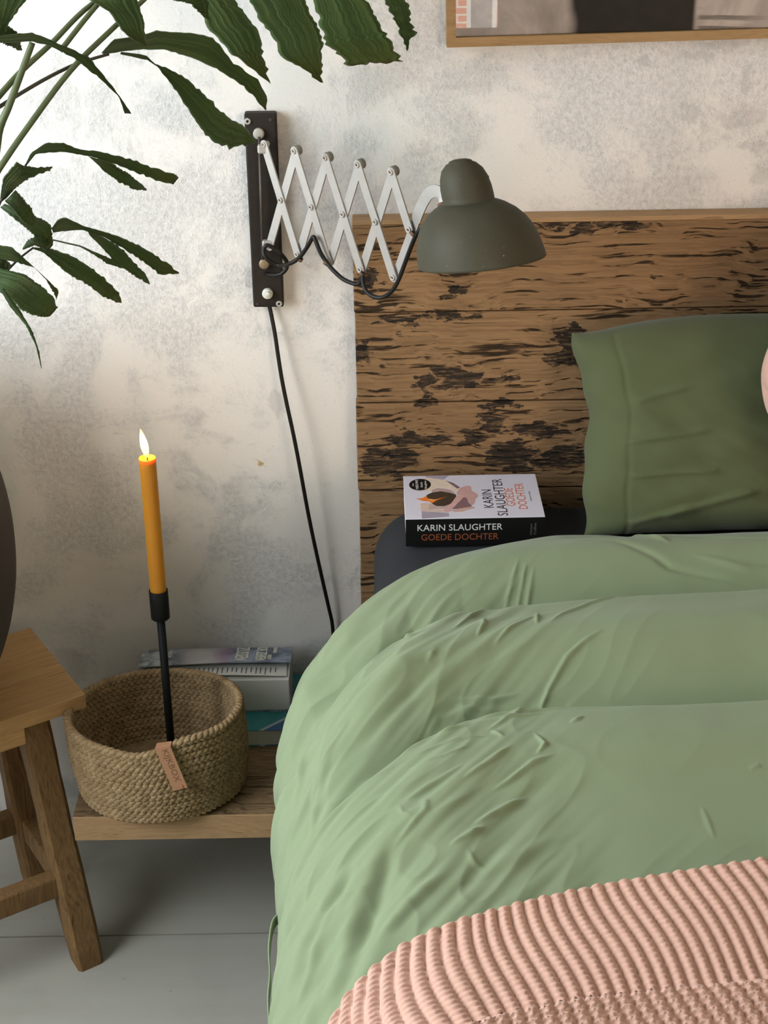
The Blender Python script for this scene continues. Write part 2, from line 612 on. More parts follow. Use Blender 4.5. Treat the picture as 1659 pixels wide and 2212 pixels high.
def window_frame(name, axis, pos, hole):
    a0, a1, z0, z1 = hole
    bm = bmesh.new()
    w = 0.05

    def bar(p, q, r, s):
        vs = bmesh.ops.create_cube(bm, size=1.0)['verts']
        if axis == 'x':
            bmesh.ops.scale(bm, vec=(0.06, q - p, s - r), verts=vs)
            bmesh.ops.translate(bm, vec=(pos, (p + q) / 2, (r + s) / 2), verts=vs)
        else:
            bmesh.ops.scale(bm, vec=(q - p, 0.06, s - r), verts=vs)
            bmesh.ops.translate(bm, vec=((p + q) / 2, pos, (r + s) / 2), verts=vs)
    bar(a0, a0 + w, z0, z1)
    bar(a1 - w, a1, z0, z1)
    bar(a0 + w, a1 - w, z0, z0 + w)
    bar(a0 + w, a1 - w, z1 - w, z1)
    return tag(from_bm(name, bm, M['white_paint']), kind='structure')


window_frame('window_1', 'x', XL - 0.12, (-1.72, -0.32, 0.85, 2.15))
window_frame('window_2', 'y', YF - 0.12, (1.4, 2.8, 0.9, 2.2))
window_frame('window_3', 'y', YF - 0.12, (0.12, 0.54, 0.58, 1.45))

# floor of wide painted planks
floor = tag(box('floor', (XL - .2, YF - .2, -0.09), (XR + .2, 0.2, -0.03), plain('subfloor', (0.05, 0.045, 0.04), 0.9)), kind='structure')
yseam = at_z(290, 2020, 0).y
PW = 0.232
edges = [0.0, yseam]
while edges[-1] > YF:
    edges.append(edges[-1] - PW)
for k in range(len(edges) - 1):
    y1, y0 = edges[k], max(edges[k + 1], YF)
    if y1 - y0 > 0.02:
        box('plank', (XL, y0 + 0.0016, -0.03), (XR, y1 - 0.0016, 0.0), M['floor'], floor)

# ------------------------------------------------------------------ the house across the street, seen in the picture glass
def brick_mat():
    t = Mt('red_brick', rough=0.9, spec=0.2)
    br = t.n('ShaderNodeTexBrick')
    q = t.xyz(t.world())
    t.put(br.inputs['Vector'], t.comb(q[0], q[2], 0.0))
    br.inputs['Color1'].default_value = (0.52, 0.20, 0.14, 1)
    br.inputs['Color2'].default_value = (0.62, 0.27, 0.19, 1)
    br.inputs['Mortar'].default_value = (0.75, 0.68, 0.60, 1)
    br.inputs['Scale'].default_value = 1.0
    br.inputs['Mortar Size'].default_value = 0.012
    br.inputs['Brick Width'].default_value = 0.23
    br.inputs['Row Height'].default_value = 0.085
    t.color(br.outputs[0])
    return t.m


house = thing('brick_house', 'red brick house across the street mirrored in the picture glass', 'house', (1.2, -16.0, -6.0))
box('wall', (-6.0, -16.6, -6.0), (8.0, -16.0, 3.0), brick_mat(), house)
wn = box('window', (1.02, -16.0, -1.75), (1.36, -15.93, -0.55), M['white_paint'], house)
box('pane', (1.07, -15.93, -1.70), (1.31, -15.92, -0.66), plain('dark_pane', (0.22, 0.23, 0.24), 0.25, var=0.2, scale=6), wn)
tag(box('street', (-12, -20, -6.1), (14, YF - 0.35, -6.0), plain('paving', (0.3, 0.3, 0.29), 0.9)), kind='structure')

# ------------------------------------------------------------------ headboard
HBX0 = at_y(769, 850, -0.034).x
HBX1 = 1.66
HB = thing('headboard', 'weathered oak plank headboard with black stains behind the green pillow', 'headboard', ((HBX0 + HBX1) / 2, -0.017, 0.0))
seams = [at_y(770, 486, -0.034).z, at_y(772, 677, -0.034).z, at_y(774, 872, -0.034).z, at_y(776, 1059, -0.034).z]
zz = seams + [seams[3] - 0.148, seams[3] - 0.296, seams[3] - 0.444, seams[3] - 0.592]
zz = [z for z in zz if z > 0.02] + [0.0]
for k in range(len(zz) - 1):
    jit = (0.0, 0.0012, -0.0008, 0.001)[k % 4]
    box('plank', (HBX0 + jit * 0.8, -0.034 + jit, zz[k + 1] + 0.0008), (HBX1, -0.004, zz[k] - 0.0008), M['headboard'], HB, bev=0.0015, seg=1)
box('top_edge', (HBX0, -0.034, zz[0] - 0.0008), (HBX1, -0.0005, zz[0] + 0.006), M['headboard_top'], HB, bev=0.001, seg=1)

# ------------------------------------------------------------------ bed: base, mattress
MZ = 0.675
BX1 = 1.62
bb = thing('bed_base', 'dark low bed base under the charcoal mattress beside the ledge', 'bed', (0.8, -1.05, 0.0))
box('base_box', (0.01, -2.03, 0.06), (BX1 - .03, -0.045, 0.36), M['bed_base'], bb, bev=0.01)
for fx in (0.08, BX1 - 0.12):
    for fy in (-0.12, -1.95):
        lathe('foot', [(0, 0), (0.028, 0), (0.032, 0.06), (0, 0.06)], M['bed_base'], bb, 20, (fx, fy, 0))


def rounded_slab(name, lo, hi, r, mat, parent=None):
    lo, hi = Vector(lo), Vector(hi)
    s = hi - lo
    bm = box_bm(s.x, s.y, s.z)
    bmesh.ops.bevel(bm, geom=bm.edges[:], offset=r, segments=10, affect='EDGES', profile=0.5)
    return from_bm(name, bm, mat, parent, True, (lo + hi) / 2)


mt = rounded_slab('mattress', (-0.016, -2.05, 0.362), (BX1, -0.037, MZ), 0.075, M['mattress'])
tag(mt, 'mattress with charcoal fitted sheet showing beside the paperback', 'mattress')

# ------------------------------------------------------------------ duvet
XC, YC, RR = 0.27, -0.62, 0.40
ZTOP = 0.735
RV = 0.20
R0 = RR - RV
ARC = 0.265


def crease(pts, z=0.72):
    P = sorted([(at_z(a, b, z).x, at_z(a, b, z).y) for a, b in pts])
    return np.array([p[0] for p in P]), np.array([p[1] for p in P])


C1 = crease([(1659, 1292), (1450, 1304), (1300, 1315), (1150, 1328), (1000, 1345), (880, 1378), (790, 1428), (700, 1492), (645, 1545)])
C2 = crease([(1659, 1535), (1400, 1550), (1200, 1558), (1080, 1568), (1000, 1585), (900, 1622), (760, 1690), (660, 1755), (600, 1815)])
C3 = crease([(1659, 1120), (1500, 1128), (1400, 1148), (1330, 1175)])
RIDGES = [
    (1.1, 6, (1120, 1240), (1084, 1327)), (0.9, 5, (1136, 1246), (1113, 1324)), (1.1, 6, (1152, 1253), (1133, 1324)),
    (2.0, 5, (1058, 1334), (1022, 1366), (980, 1405)), (2.2, 4, (1159, 1363), (1158, 1402)), (2.0, 4, (1042, 1376), (1045, 1399), (1029, 1432)),
    (1.8, 5, (1152, 1373), (1100, 1412), (1068, 1445)), (2.6, 6, (1295, 1419), (1256, 1438), (1224, 1458), (1185, 1503), (1159, 1549)),
    (2.2, 6, (1360, 1308), (1269, 1341), (1211, 1373), (1185, 1399)), (2.4, 6, (1159, 1549), (1100, 1588), (1055, 1617)),
    (1.8, 7, (977, 1529), (1061, 1523), (1120, 1510)), (2.5, 8, (905, 1594), (944, 1561), (1003, 1542), (1080, 1535)), (2.2, 4, (1061, 1620), (1087, 1640)),
    (2.4, 4, (1152, 1630), (1175, 1662), (1159, 1679)), (1.8, 5, (1256, 1591), (1230, 1610)), (1.6, 5, (925, 1483), (944, 1457)),
    (-3.0, 8, (1230, 1197), (1328, 1204), (1412, 1230), (1445, 1243), (1659, 1265)), (3.0, 8, (1347, 1152), (1412, 1184), (1445, 1205)), (-2.6, 7, (1445, 1184), (1560, 1190), (1659, 1197)),
    (-2.6, 6, (1300, 1158), (1420, 1145), (1659, 1132)), (2.6, 6, (1103, 1663), (1050, 1699), (1004, 1729)), (2.4, 6, (1196, 1680), (1150, 1696), (1103, 1726), (1063, 1749)),
    (2.4, 6, (1136, 1759), (1083, 1785), (1024, 1819)), (2.4, 6, (1050, 1822), (1010, 1842), (974, 1862)), (1.0, 4, (865, 1769), (875, 1789), (891, 1799)),
    (1.6, 6, (911, 1766), (924, 1776), (921, 1792), (898, 1815), (851, 1858)), (1.3, 6, (1010, 1872), (1024, 1898), (1050, 1911)), (2.2, 14, (1222, 1832), (1156, 1865), (1090, 1898), (1024, 1931)),
    (-7.0, 15, (851, 1862), (825, 1908), (792, 1968), (765, 2034), (739, 2087), (715, 2130)), (5.0, 14, (835, 1850), (805, 1895), (772, 1955), (742, 2020), (715, 2070)), (3.5, 12, (971, 1918), (891, 1971), (825, 2024)), (3.0, 10, (759, 1852), (692, 1931), (640, 1998)),
    (-3.0, 10, (775, 1862), (708, 1941), (656, 2008)), (3.0, 10, (759, 1706), (692, 1746), (640, 1792), (600, 1835)), (-3.0, 9, (765, 1718), (698, 1760), (648, 1806)),
    (0.8, 5, (1514, 1779), (1540, 1845)), (0.8, 5, (1613, 1702), (1640, 1692)), (2.0, 6, (1000, 1700), (940, 1735), (880, 1765)),
    (-2.0, 8, (900, 1385), (820, 1410), (760, 1440)), (2.0, 6, (880, 1395), (872, 1372)), (1.6, 6, (940, 1400), (860, 1425), (790, 1475)), (2.0, 8, (1500, 1225), (1600, 1240), (1659, 1240)),
    (2.2, 7, (720, 1600), (680, 1650), (650, 1700)), (2.2, 6, (760, 1560), (710, 1600), (660, 1660)), (2.0, 7, (830, 1640), (770, 1660), (700, 1700)), (2.2, 7, (690, 1520), (655, 1570), (625, 1640)),
    (2.2, 8, (700, 1840), (660, 1900), (620, 1960)), (2.0, 7, (740, 1900), (690, 1980), (650, 2060)), (2.4, 8, (690, 2060), (650, 2130), (620, 2190)), (2.0, 7, (640, 1850), (610, 1900), (590, 1960)),
    (2.2, 5, (1000, 1590), (1080, 1577), (1200, 1565), (1350, 1560)), (1.8, 4, (1020, 1600), (1100, 1590), (1180, 1577)), (1.8, 5, (860, 1650), (930, 1620), (1010, 1605)), (1.6, 4, (900, 1660), (980, 1640), (1060, 1632)),
    (1.6, 4, (880, 1690), (960, 1680), (1010, 1660)),
]


def fold_field(X, Y):
    H = np.zeros_like(X)
    for (cx, cy), A, w1, w2, bul in ((C1, .050, .055, .0065, .012), (C2, .040, .060, .0065, .010), (C3, .014, .03, .006, .0)):
        yc = np.interp(X, cx, cy)
        sl = np.interp(X, (cx[1:] + cx[:-1]) / 2, np.diff(cy) / np.diff(cx))
        k = 1.0 / np.sqrt(1 + sl * sl)
        d = (yc - Y) * k
        att = np.clip((X - (cx[0] - .08)) / .08, 0, 1)
        prof = np.where(d < 0, -A * np.exp(-np.abs(d) / w1 * 1.3), -A * np.exp(-(np.abs(d) / w2) ** 1.2))
        H += att * (prof + bul * np.exp(-((d + .11) / .05) ** 2) + bul * np.exp(-((d - .09) / .05) ** 2))
    s = at_z(1000, 1600, ZTOP)
    mpp = (at_z(1001, 1600, ZTOP) - s).length
    for r in RIDGES:
        hgt, wid, pts = r[0] * 1e-3 * (2.0 if r[1] < 8 else 1.6), r[1] * mpp * (0.62 if r[1] < 8 else 0.8), [at_z(a, b, ZTOP - .01) for a, b in r[2:]]
        best = np.full_like(X, 1e9)
        par = np.zeros_like(X)
        ns = len(pts) - 1
        for k, (p, q) in enumerate(zip(pts[:-1], pts[1:])):
            dx, dy = q.x - p.x, q.y - p.y
            L2 = dx * dx + dy * dy
            tt = np.clip(((X - p.x) * dx + (Y - p.y) * dy) / L2, 0, 1)
            d2 = (X - p.x - tt * dx) ** 2 + (Y - p.y - tt * dy) ** 2
            par = np.where(d2 < best, (k + tt) / ns, par)
            best = np.minimum(best, d2)
        wv = wid * (0.7 + 0.6 * np.sin(np.pi * par))
        H += hgt * (0.08 + 0.92 * np.sin(np.pi * np.clip(par, 0, 1)) ** 0.8) * (0.8 + 0.5 * pnoise(par * 4 + r[2][0], par * 0 + .5)) * np.exp(-best / (2 * wv * wv))
    return H


def duvet_base(a, b, lift=0.0):
    """a: unrolled distance to the left of XC, b: towards the head from YC"""
    ap, bp = np.maximum(a, 0), np.maximum(b, 0)
    r = np.maximum(ap, bp)
    with np.errstate(divide='ignore', invalid='ignore'):
        th = np.where(ap >= bp, np.pi / 4 * np.where(ap > 0, bp / ap, 0), np.pi / 2 - np.pi / 4 * np.where(bp > 0, ap / bp, 0))
    both = (a > 0) & (b > 0)
    th = np.where(both, th, np.where(b > 0, np.pi / 2, 0.0))
    bx = XC - np.minimum(a, 0)
    by = YC + np.minimum(b, 0)
    w = th / (np.pi / 2)
    w = w * w * (3 - 2 * w)
    Hr = 0.19 * (1 - w) + 0.072 * w
    ph = np.clip((r - R0) / ARC, 0, 1) * np.pi / 2
    sk = np.maximum(r - R0 - ARC, 0)
    rho = np.minimum(r, R0) + (RV + lift) * np.sin(ph) - sk * 0.03
    z = ZTOP + lift - Hr * (1 - np.cos(ph)) - sk
    # fuller in the middle
    z = z + 0.012 * np.exp(-((by + 0.75) / 0.4) ** 2) * (r < 1e9)
    side = (1 - w) * np.sin(ph)
    rho = rho + side * (0.014 * np.exp(-((by + 0.62) / 0.15) ** 2) - 0.018 * np.clip((-by - 0.70) / 0.35, 0, 1))
    x = bx - rho * np.cos(th)
    y = by + rho * np.sin(th)
    return x, y, z, r, w


def normals(x, y, z):
    du = np.stack([np.gradient(q, axis=0) for q in (x, y, z)], -1)
    dv = np.stack([np.gradient(q, axis=1) for q in (x, y, z)], -1)
    n = np.cross(du, dv)
    n /= np.maximum(np.linalg.norm(n, axis=-1, keepdims=True), 1e-9)
    flip = n[..., 2] < 0
    return n, flip


def duvet_surface(a, b):
    x, y, z, r, w = duvet_base(a, b)
    n, _ = normals(x, y, z)
    # a grows to the left, b to the head: cross of those points down -> flip so that it points out
    n = n * np.sign(np.sum(n * np.stack([np.where(r > R0, x - XC, 0), np.where(b > 0, y - YC, 0), np.ones_like(z) * .5], -1), -1))[..., None]
    H = fold_field(x, y)
    # radiating creases along the rounded side
    dirx, diry = 0.62, 0.78
    al, ac = x * dirx + y * diry, -x * diry + y * dirx
    band = np.clip((r - (R0 - 0.16)) / 0.2, 0, 1) * np.clip(1.25 - w * 1.4, 0, 1)
    st = pnoise(al * 5 + 0.35 * z * 30, ac * 34 + z * 9) + 0.6 * pnoise(al * 9 + 5, ac * 75 + 3 + z * 14)
    H = H + band * 0.0075 * st
    rg = 1 - np.abs(pnoise(al * 6 + 0.6 * pnoise(x * 8, y * 8), ac * 24 + 0.7 * pnoise(x * 6 + 7, y * 6))) * 2.2
    lm = np.clip(0.75 - (x - 0.05) * 2.2, 0, 1) * np.clip((-y - 0.28) * 6, 0, 1)
    H = H + 0.0020 * lm * np.clip(rg, 0, 1) ** 4
    H = H + 0.004 * pnoise(x * 6 + 3, y * 6 + 9) + 0.0012 * pnoise(x * 19, y * 19 + 4)
    H = H + 0.006 * np.clip((r - R0 - ARC) / .1, 0, 1) * pnoise(y * 12 + 2, z * 3)
    return x + n[..., 0] * H, y + n[..., 1] * H, z + n[..., 2] * H, n


aa = np.concatenate([-np.linspace(XC * 0 + (1.66 - XC), 0.46, 60)[:-1], np.linspace(-0.46, R0 + ARC, 560)[:-1], np.linspace(R0 + ARC, R0 + ARC + 0.30, 60)])
bb_ = np.concatenate([np.linspace(-1.44, -0.70, 70)[:-1], np.linspace(-0.70, R0 + ARC + 0.012, 720)])
A_, B_ = np.meshgrid(aa, bb_, indexing='ij')
dx_, dy_, dz_, _n = duvet_surface(A_, B_)
dv = mk('duvet', np.stack([dx_, dy_, dz_], -1).reshape(-1, 3), [f[::-1] for f in grid_faces(len(aa), len(bb_))], M['duvet'], origin=(0.6, -1.1, 0.67))
tag(dv, 'rumpled sage green cotton duvet spread over the bed', 'duvet')
# loose stitched edge hanging outside the near left side
hem = smooth_path([at_z(a, b, 0.50) for a, b in ((600, 1980), (588, 1998), (581, 2050), (583, 2110), (579, 2160), (581, 2212), (584, 2290), (584, 2380), (588, 2600), (592, 2900))], 10)
hv, hf = [], []
for p in hem:
    for (ox, oz) in ((-0.0010, 0.004), (0.0010, 0.004), (0.0012, -0.010), (-0.0008, -0.010)):
        hv.append((p[0] + ox, p[1], p[2] + oz))
for k in range(len(hem) - 1):
    for q in range(4):
        hf.append((k * 4 + q, k * 4 + (q + 1) % 4, (k + 1) * 4 + (q + 1) % 4, (k + 1) * 4 + q))
ho = mk('hem', hv, hf, M['duvet'])
ho.parent = dv
ho.location = ho.location - Vector((0.6, -1.1, 0.67))
ho['label'] = 'thin stitched edge hanging off the left side'

# ------------------------------------------------------------------ pink knitted blanket
EDGE = crease([(1800, 1848), (1659, 1866), (1500, 1890), (1300, 1922), (1100, 1966), (1000, 1992), (880, 2034), (790, 2080), (720, 2138), (660, 2196), (625, 2240), (590, 2290)], ZTOP + 0.012)
EDGE2 = crease([(1900, 2090), (1659, 2104), (1450, 2122), (1250, 2145), (1100, 2172), (960, 2208), (860, 2250), (760, 2320)], ZTOP + 0.03)
KP = 0.0128


def knit(name, edge, lift, parent, x0, x1, length, nu, nv, style):
    u = np.linspace(x0, x1, nu)
    v = np.linspace(0, 1, nv) * length
    U, V = np.meshgrid(u, v, indexing='ij')
    ye = np.interp(U, edge[0], edge[1])
    y0 = ye - V
    a = XC - U
    b = y0 - YC
    # left of the flat part the unrolled coordinate is longer than the plan one
    x, y, z, r, w = duvet_base(a, b, 0.0)
    n, _ = normals(x, y, z)
    n = n * np.sign(np.sum(n * np.stack([np.where(r > R0, x - XC, 0), 0 * x, np.ones_like(z) * .5], -1), -1))[..., None]
    H = fold_field(x, y) * 0.5 + lift
    rc = (U - V * (0.04 + 0.26 * np.clip(U, 0, 1) + 0.45 * V) + 0.006 * np.sin(V * 26 + U * 9)) / KP
    fr = rc - np.floor(rc)
    rowi = np.floor(rc)
    along = V / 0.0064
    if style == 0:
        rib = np.abs(np.sin(np.pi * fr)) ** 0.65
        st = 0.5 + 0.5 * np.cos(2 * np.pi * (along + 0.5 * np.abs(fr - 0.5) * 2 + rowi * 0.5))
        H = H + 0.0058 * rib + 0.0016 * st * (0.35 + 0.65 * (1 - np.abs(fr - .5) * 2))
        edge_r = np.exp(-(V / 0.004) ** 2)
        H = H + 0.0025 * edge_r * (0.6 + 0.4 * np.cos(2 * np.pi * rc)) - 0.006 * np.exp(-(V / 0.0012) ** 2)
    else:
        rib = np.abs(np.sin(np.pi * fr)) ** 1.0
        st = (0.5 + 0.5 * np.cos(2 * np.pi * along)) * (0.5 + 0.5 * np.cos(4 * np.pi * fr + np.pi * (np.floor(along) % 2)))
        H = H + 0.0035 * rib + 0.0036 * st
        H = H + 0.006 * np.sqrt(np.clip(1 - (1 - np.clip(V / 0.02, 0, 1)) ** 2, 0, 1)) - 0.012 * np.exp(-(V / 0.006) ** 2)
    H = H + 0.0008 * pnoise(U * 400, V * 400) + 0.003 * pnoise(U * 9, V * 9)
    P = np.stack([x + n[..., 0] * H, y + n[..., 1] * H, z + n[..., 2] * H], -1).reshape(-1, 3)
    o = mk(name, P, [f for f in grid_faces(nu, nv)], M['pink'], parent)
    return o


blanket = thing('knit_blanket', 'pink chunky rib-knit blanket folded across the foot of the duvet', 'blanket', (0.3, -1.3, 0.74))
knit('knit_sheet', EDGE, 0.009, blanket, -0.24, 0.78, 0.34, 620, 300, 0)
knit('folded_layer', EDGE2, 0.022, blanket, -0.24, 0.80, 0.25, 560, 200, 1)


# ------------------------------------------------------------------ pillow
def cushion_geo(w, h, t, na=120, nb=90, flat_left=0.0, seed=0.0, power=4, wr=1.0):
    """front and back lens surfaces in local x (width), z (height), y (thickness)"""
    a = np.linspace(-1, 1, na)
    b = np.linspace(-1, 1, nb)
    A, B = np.meshgrid(a, b, indexing='ij')
    A2 = np.clip((A + flat_left) / (1 - flat_left) if flat_left else A, -1, 1) if flat_left else A
    prof = np.sqrt(np.clip((1 - np.abs(A2) ** power) * (1 - np.abs(B) ** power), 0, 1))
    # pulled-in sides between pointed corners
    X = A * w / 2 * (1 - 0.035 * (1 - B * B))
    Z = B * h / 2 * (1 - 0.05 * (1 - A * A))
    T = t / 2 * prof
    n = pnoise(A * 2.2 + seed, B * 2.0 + seed) * 0.012 + pnoise(A * 5 + seed, B * 4.0 + 3) * 0.005
    dz = wr * prof ** 0.5 * n
    return X, Z, T, dz, A, B


def cushion(name, w, h, t, M4, mat, parent=None, flat_left=0.0, seed=0.0, extra=None, na=120, nb=90, power=4, wr=1.0, shape=None):
    X, Z, T, dz, A, B = cushion_geo(w, h, t, na, nb, flat_left, seed, power, wr)
    if shape is not None:
        X, Z = shape(X, Z, A, B)
    fr = T + dz + 0.0015
    if extra is not None:
        fr = fr + extra(A, B)
    wav = 0.006 * np.sin(B * 5 + 1) * np.clip((-A - 0.8) * 5, 0, 1) if flat_left else 0
    F = np.stack([X, -fr + wav, Z], -1).reshape(-1, 3)
    K = np.stack([X, T + 0.0015 + wav, Z], -1).reshape(-1, 3)
    V = [M4 @ Vector(p) for p in np.concatenate([F, K])]
    fa = grid_faces(na, nb)
    N = na * nb
    faces = fa + [tuple(N + i for i in f[::-1]) for f in fa]
    rim = [i * nb for i in range(na)] + [(na - 1) * nb + j for j in range(1, nb)] + [i * nb + nb - 1 for i in range(na - 2, -1, -1)] + [j for j in range(nb - 2, 0, -1)]
    for i in range(len(rim)):
        p, q = rim[i], rim[(i + 1) % len(rim)]
        faces.append((q, p, N + p, N + q))
    return mk(name, V, faces, mat, parent)


pl_top = Vector((0, -0.085, at_y(1480, 668, -0.085).z))
pl_bot = Vector((0, -0.195, MZ + 0.004))
up = (pl_top - pl_bot)
PH = up.length
up.normalize()
PXL = at_y(1243, 760, -0.13).x
PWID = 0.72
cen = (pl_top + pl_bot) / 2
cen.x = PXL + PWID / 2
MX = Matrix.Identity(4)
rt = Vector((1, 0, 0))
bk = up.cross(rt) * -1
bk = Vector((0, up.z, -up.y))
for i, q in enumerate((rt, bk, up)):
    MX[0][i], MX[1][i], MX[2][i] = q.x, q.y, q.z
MX.translation = cen


def pil_extra(A, B):
    e = 0.0035 * pnoise(A * 9 + B * 6, B * 2.5 - A * 1.5) * np.clip(1 - B, 0, 1)
    e = e - 0.0022 * np.exp(-((A + 0.84 + 0.01 * B) / 0.008) ** 2)
    for (a0, b0, a1, b1, hh, ww) in ((-0.80, 0.28, -0.62, 0.36, .003, .02), (-0.83, -0.10, -0.55, -0.04, .003, .02), (-0.80, -0.42, -0.50, -0.40, .003, .018), (-0.66, -0.80, -0.35, -0.60, .005, .022), (-0.80, -0.86, -0.60, -0.74, .004, .02), (-0.12, -0.40, 0.05, -0.85, -.006, .03), (-0.2, -0.35, -0.02, -0.8, .005, .025), (0.0, -0.25, 0.08, -0.85, .006, .03)):
        dx, dy = a1 - a0, b1 - b0
        tt = np.clip(((A - a0) * dx + (B - b0) * dy) / (dx * dx + dy * dy), 0, 1)
        e = e + hh * np.exp(-((A - a0 - tt * dx) ** 2 + (B - b0 - tt * dy) ** 2) / (2 * ww * ww))
    return e




def pil_shape(X, Z, A, B):
    t = (B + 1) / 2
    Z = Z - 0.030 * np.exp(-((A + 1) / 0.22) ** 2) * t ** 2 - 0.006 * np.exp(-((A + 0.7) / 0.2) ** 2) * t ** 2
    lf = np.clip(-A, 0, 1) ** 3
    X = X + lf * (0.012 * (1 - t) + 0.005 * np.sin(B * 5.2 + 0.6) + 0.002 * np.sin(B * 13))
    return X, Z


pil = cushion('pillow', PWID, PH, 0.135, MX, M['pillow'], flat_left=0.10, seed=3.1, shape=pil_shape, extra=pil_extra, na=220, nb=150, power=5)
tag(pil, 'plump moss green pillow leaning upright against the oak headboard', 'pillow')

# pink knitted cushion, only its corner reaches into view
tip = at_y(1640, 815, -0.30)
ang = math.radians(38)
cw = 0.36
M2 = Matrix.Translation(tip + Vector((0.202, 0.03, -0.008))) @ Euler((math.radians(-22), 0, 0)).to_matrix().to_4x4() @ Euler((0, ang, 0)).to_matrix().to_4x4()


def blunt(X, Z, A, B):
    k = 1 - 0.28 * (np.abs(A) * np.abs(B)) ** 2.2
    return X * k, Z * k


def knit_extra(A, B):
    k = 30
    return 0.0022 * (0.5 + 0.5 * np.cos(np.pi * k * A)) * (0.5 + 0.5 * np.cos(np.pi * k * B))


kc = cushion('knit_cushion', cw, cw, 0.13, M2, M['pink'], seed=8.0, shape=blunt, extra=knit_extra, na=260, nb=260, power=3, wr=0.6)
tag(kc, 'pink knitted cushion at the right edge in front of the green pillow', 'cushion')

# ------------------------------------------------------------------ paperback on the bed
ZB = 0.7225
c_fl, c_fr = at_z(877, 1122, ZB), at_z(1177, 1117, ZB)
c_bl, c_br = at_z(870, 1029, ZB), at_z(1157, 1023, ZB)
e1 = ((c_fr - c_fl) + (c_br - c_bl)).normalized()
e2 = Vector((-e1.y, e1.x, 0))
e3 = Vector((0, 0, 1))
BL = ((c_fr - c_fl).length + (c_br - c_bl).length) / 2
BD = ((c_bl - c_fl).dot(e2) + (c_br - c_fr).dot(e2)) / 2
TH = 0.0435
bo = ((c_fl + c_bl) / 2 - e2 * BD / 2)
bo = bo - e1 * 0.0
book = thing('paperback', 'thick paperback with pale cover and black spine lying on the mattress', 'book', bo + e1 * BL / 2 + e2 * BD / 2 - e3 * TH)
M['cover_pale'] = plain('cover_lavender', (0.66, 0.64, 0.72), 0.35, var=0.06, scale=14, bump=0.0)
M['black_card'] = plain('black_card', (0.006, 0.0055, 0.0055), 0.45, var=0.2, scale=50, bump=0.0, spec=0.2)
M['ink_black'] = plain('ink_black', (0.03, 0.025, 0.03), 0.5, bump=0.0)
M['ink_white'] = plain('ink_white', (0.72, 0.72, 0.70), 0.5, bump=0.0)
M['ink_orange'] = plain('ink_orange', (0.62, 0.17, 0.09), 0.5, bump=0.0)
M['ink_rust'] = plain('ink_rust', (0.28, 0.075, 0.025), 0.5, bump=0.0)
M['ink_grey'] = plain('ink_grey', (0.14, 0.14, 0.14), 0.5, bump=0.0)


def page_mat(name, col, axis=2):
    t = Mt(name, rough=0.9, spec=0.1)
    v = t.obj()
    s = [3.0, 3.0, 3.0]
    s[axis] = 1400.0
    n = t.noise(t.vec(v, tuple(s)), 1.0, 2, 0.5)
    t.color(t.mix(n, tuple(c * 0.82 for c in col), col))
    t.bump(n, 0.3, 0.0005)
    return t.m


M['pages'] = page_mat('book_pages', (0.72, 0.70, 0.64))


def bpt(s, d, h):
    return bo + e1 * (s * BL) + e2 * (d * BD) - e3 * (TH - h)


def book_box(name, s0, s1, d0, d1, h0, h1, mat, bev=0.0004):
    c = (bpt(s0, d0, h0) + bpt(s1, d1, h1)) / 2
    return obox(name, c, e1, e2, e3, (s1 - s0) * BL, (d1 - d0) * BD, h1 - h0, mat, book, bev, 1)


book_box('page_block', 0.004, 0.996, 0.012, 0.99, 0.0012, TH - 0.0012, M['pages'])
fc = book_box('front_cover', 0, 1, 0.004, 1, TH - 0.0011, TH, M['cover_pale'])
book_box('back_cover', 0, 1, 0.004, 1, 0, 0.0011, M['black_card'])
book_box('spine', 0, 1, 0, 0.011, 0, TH - 0.0004, M['black_card'])


def cv(x, y):
    t = (y - 160) / 810.0
    s = (x - (80 + 50 * t)) / (2380 + 110 * t)
    return s * BL, (1 - t) * BD


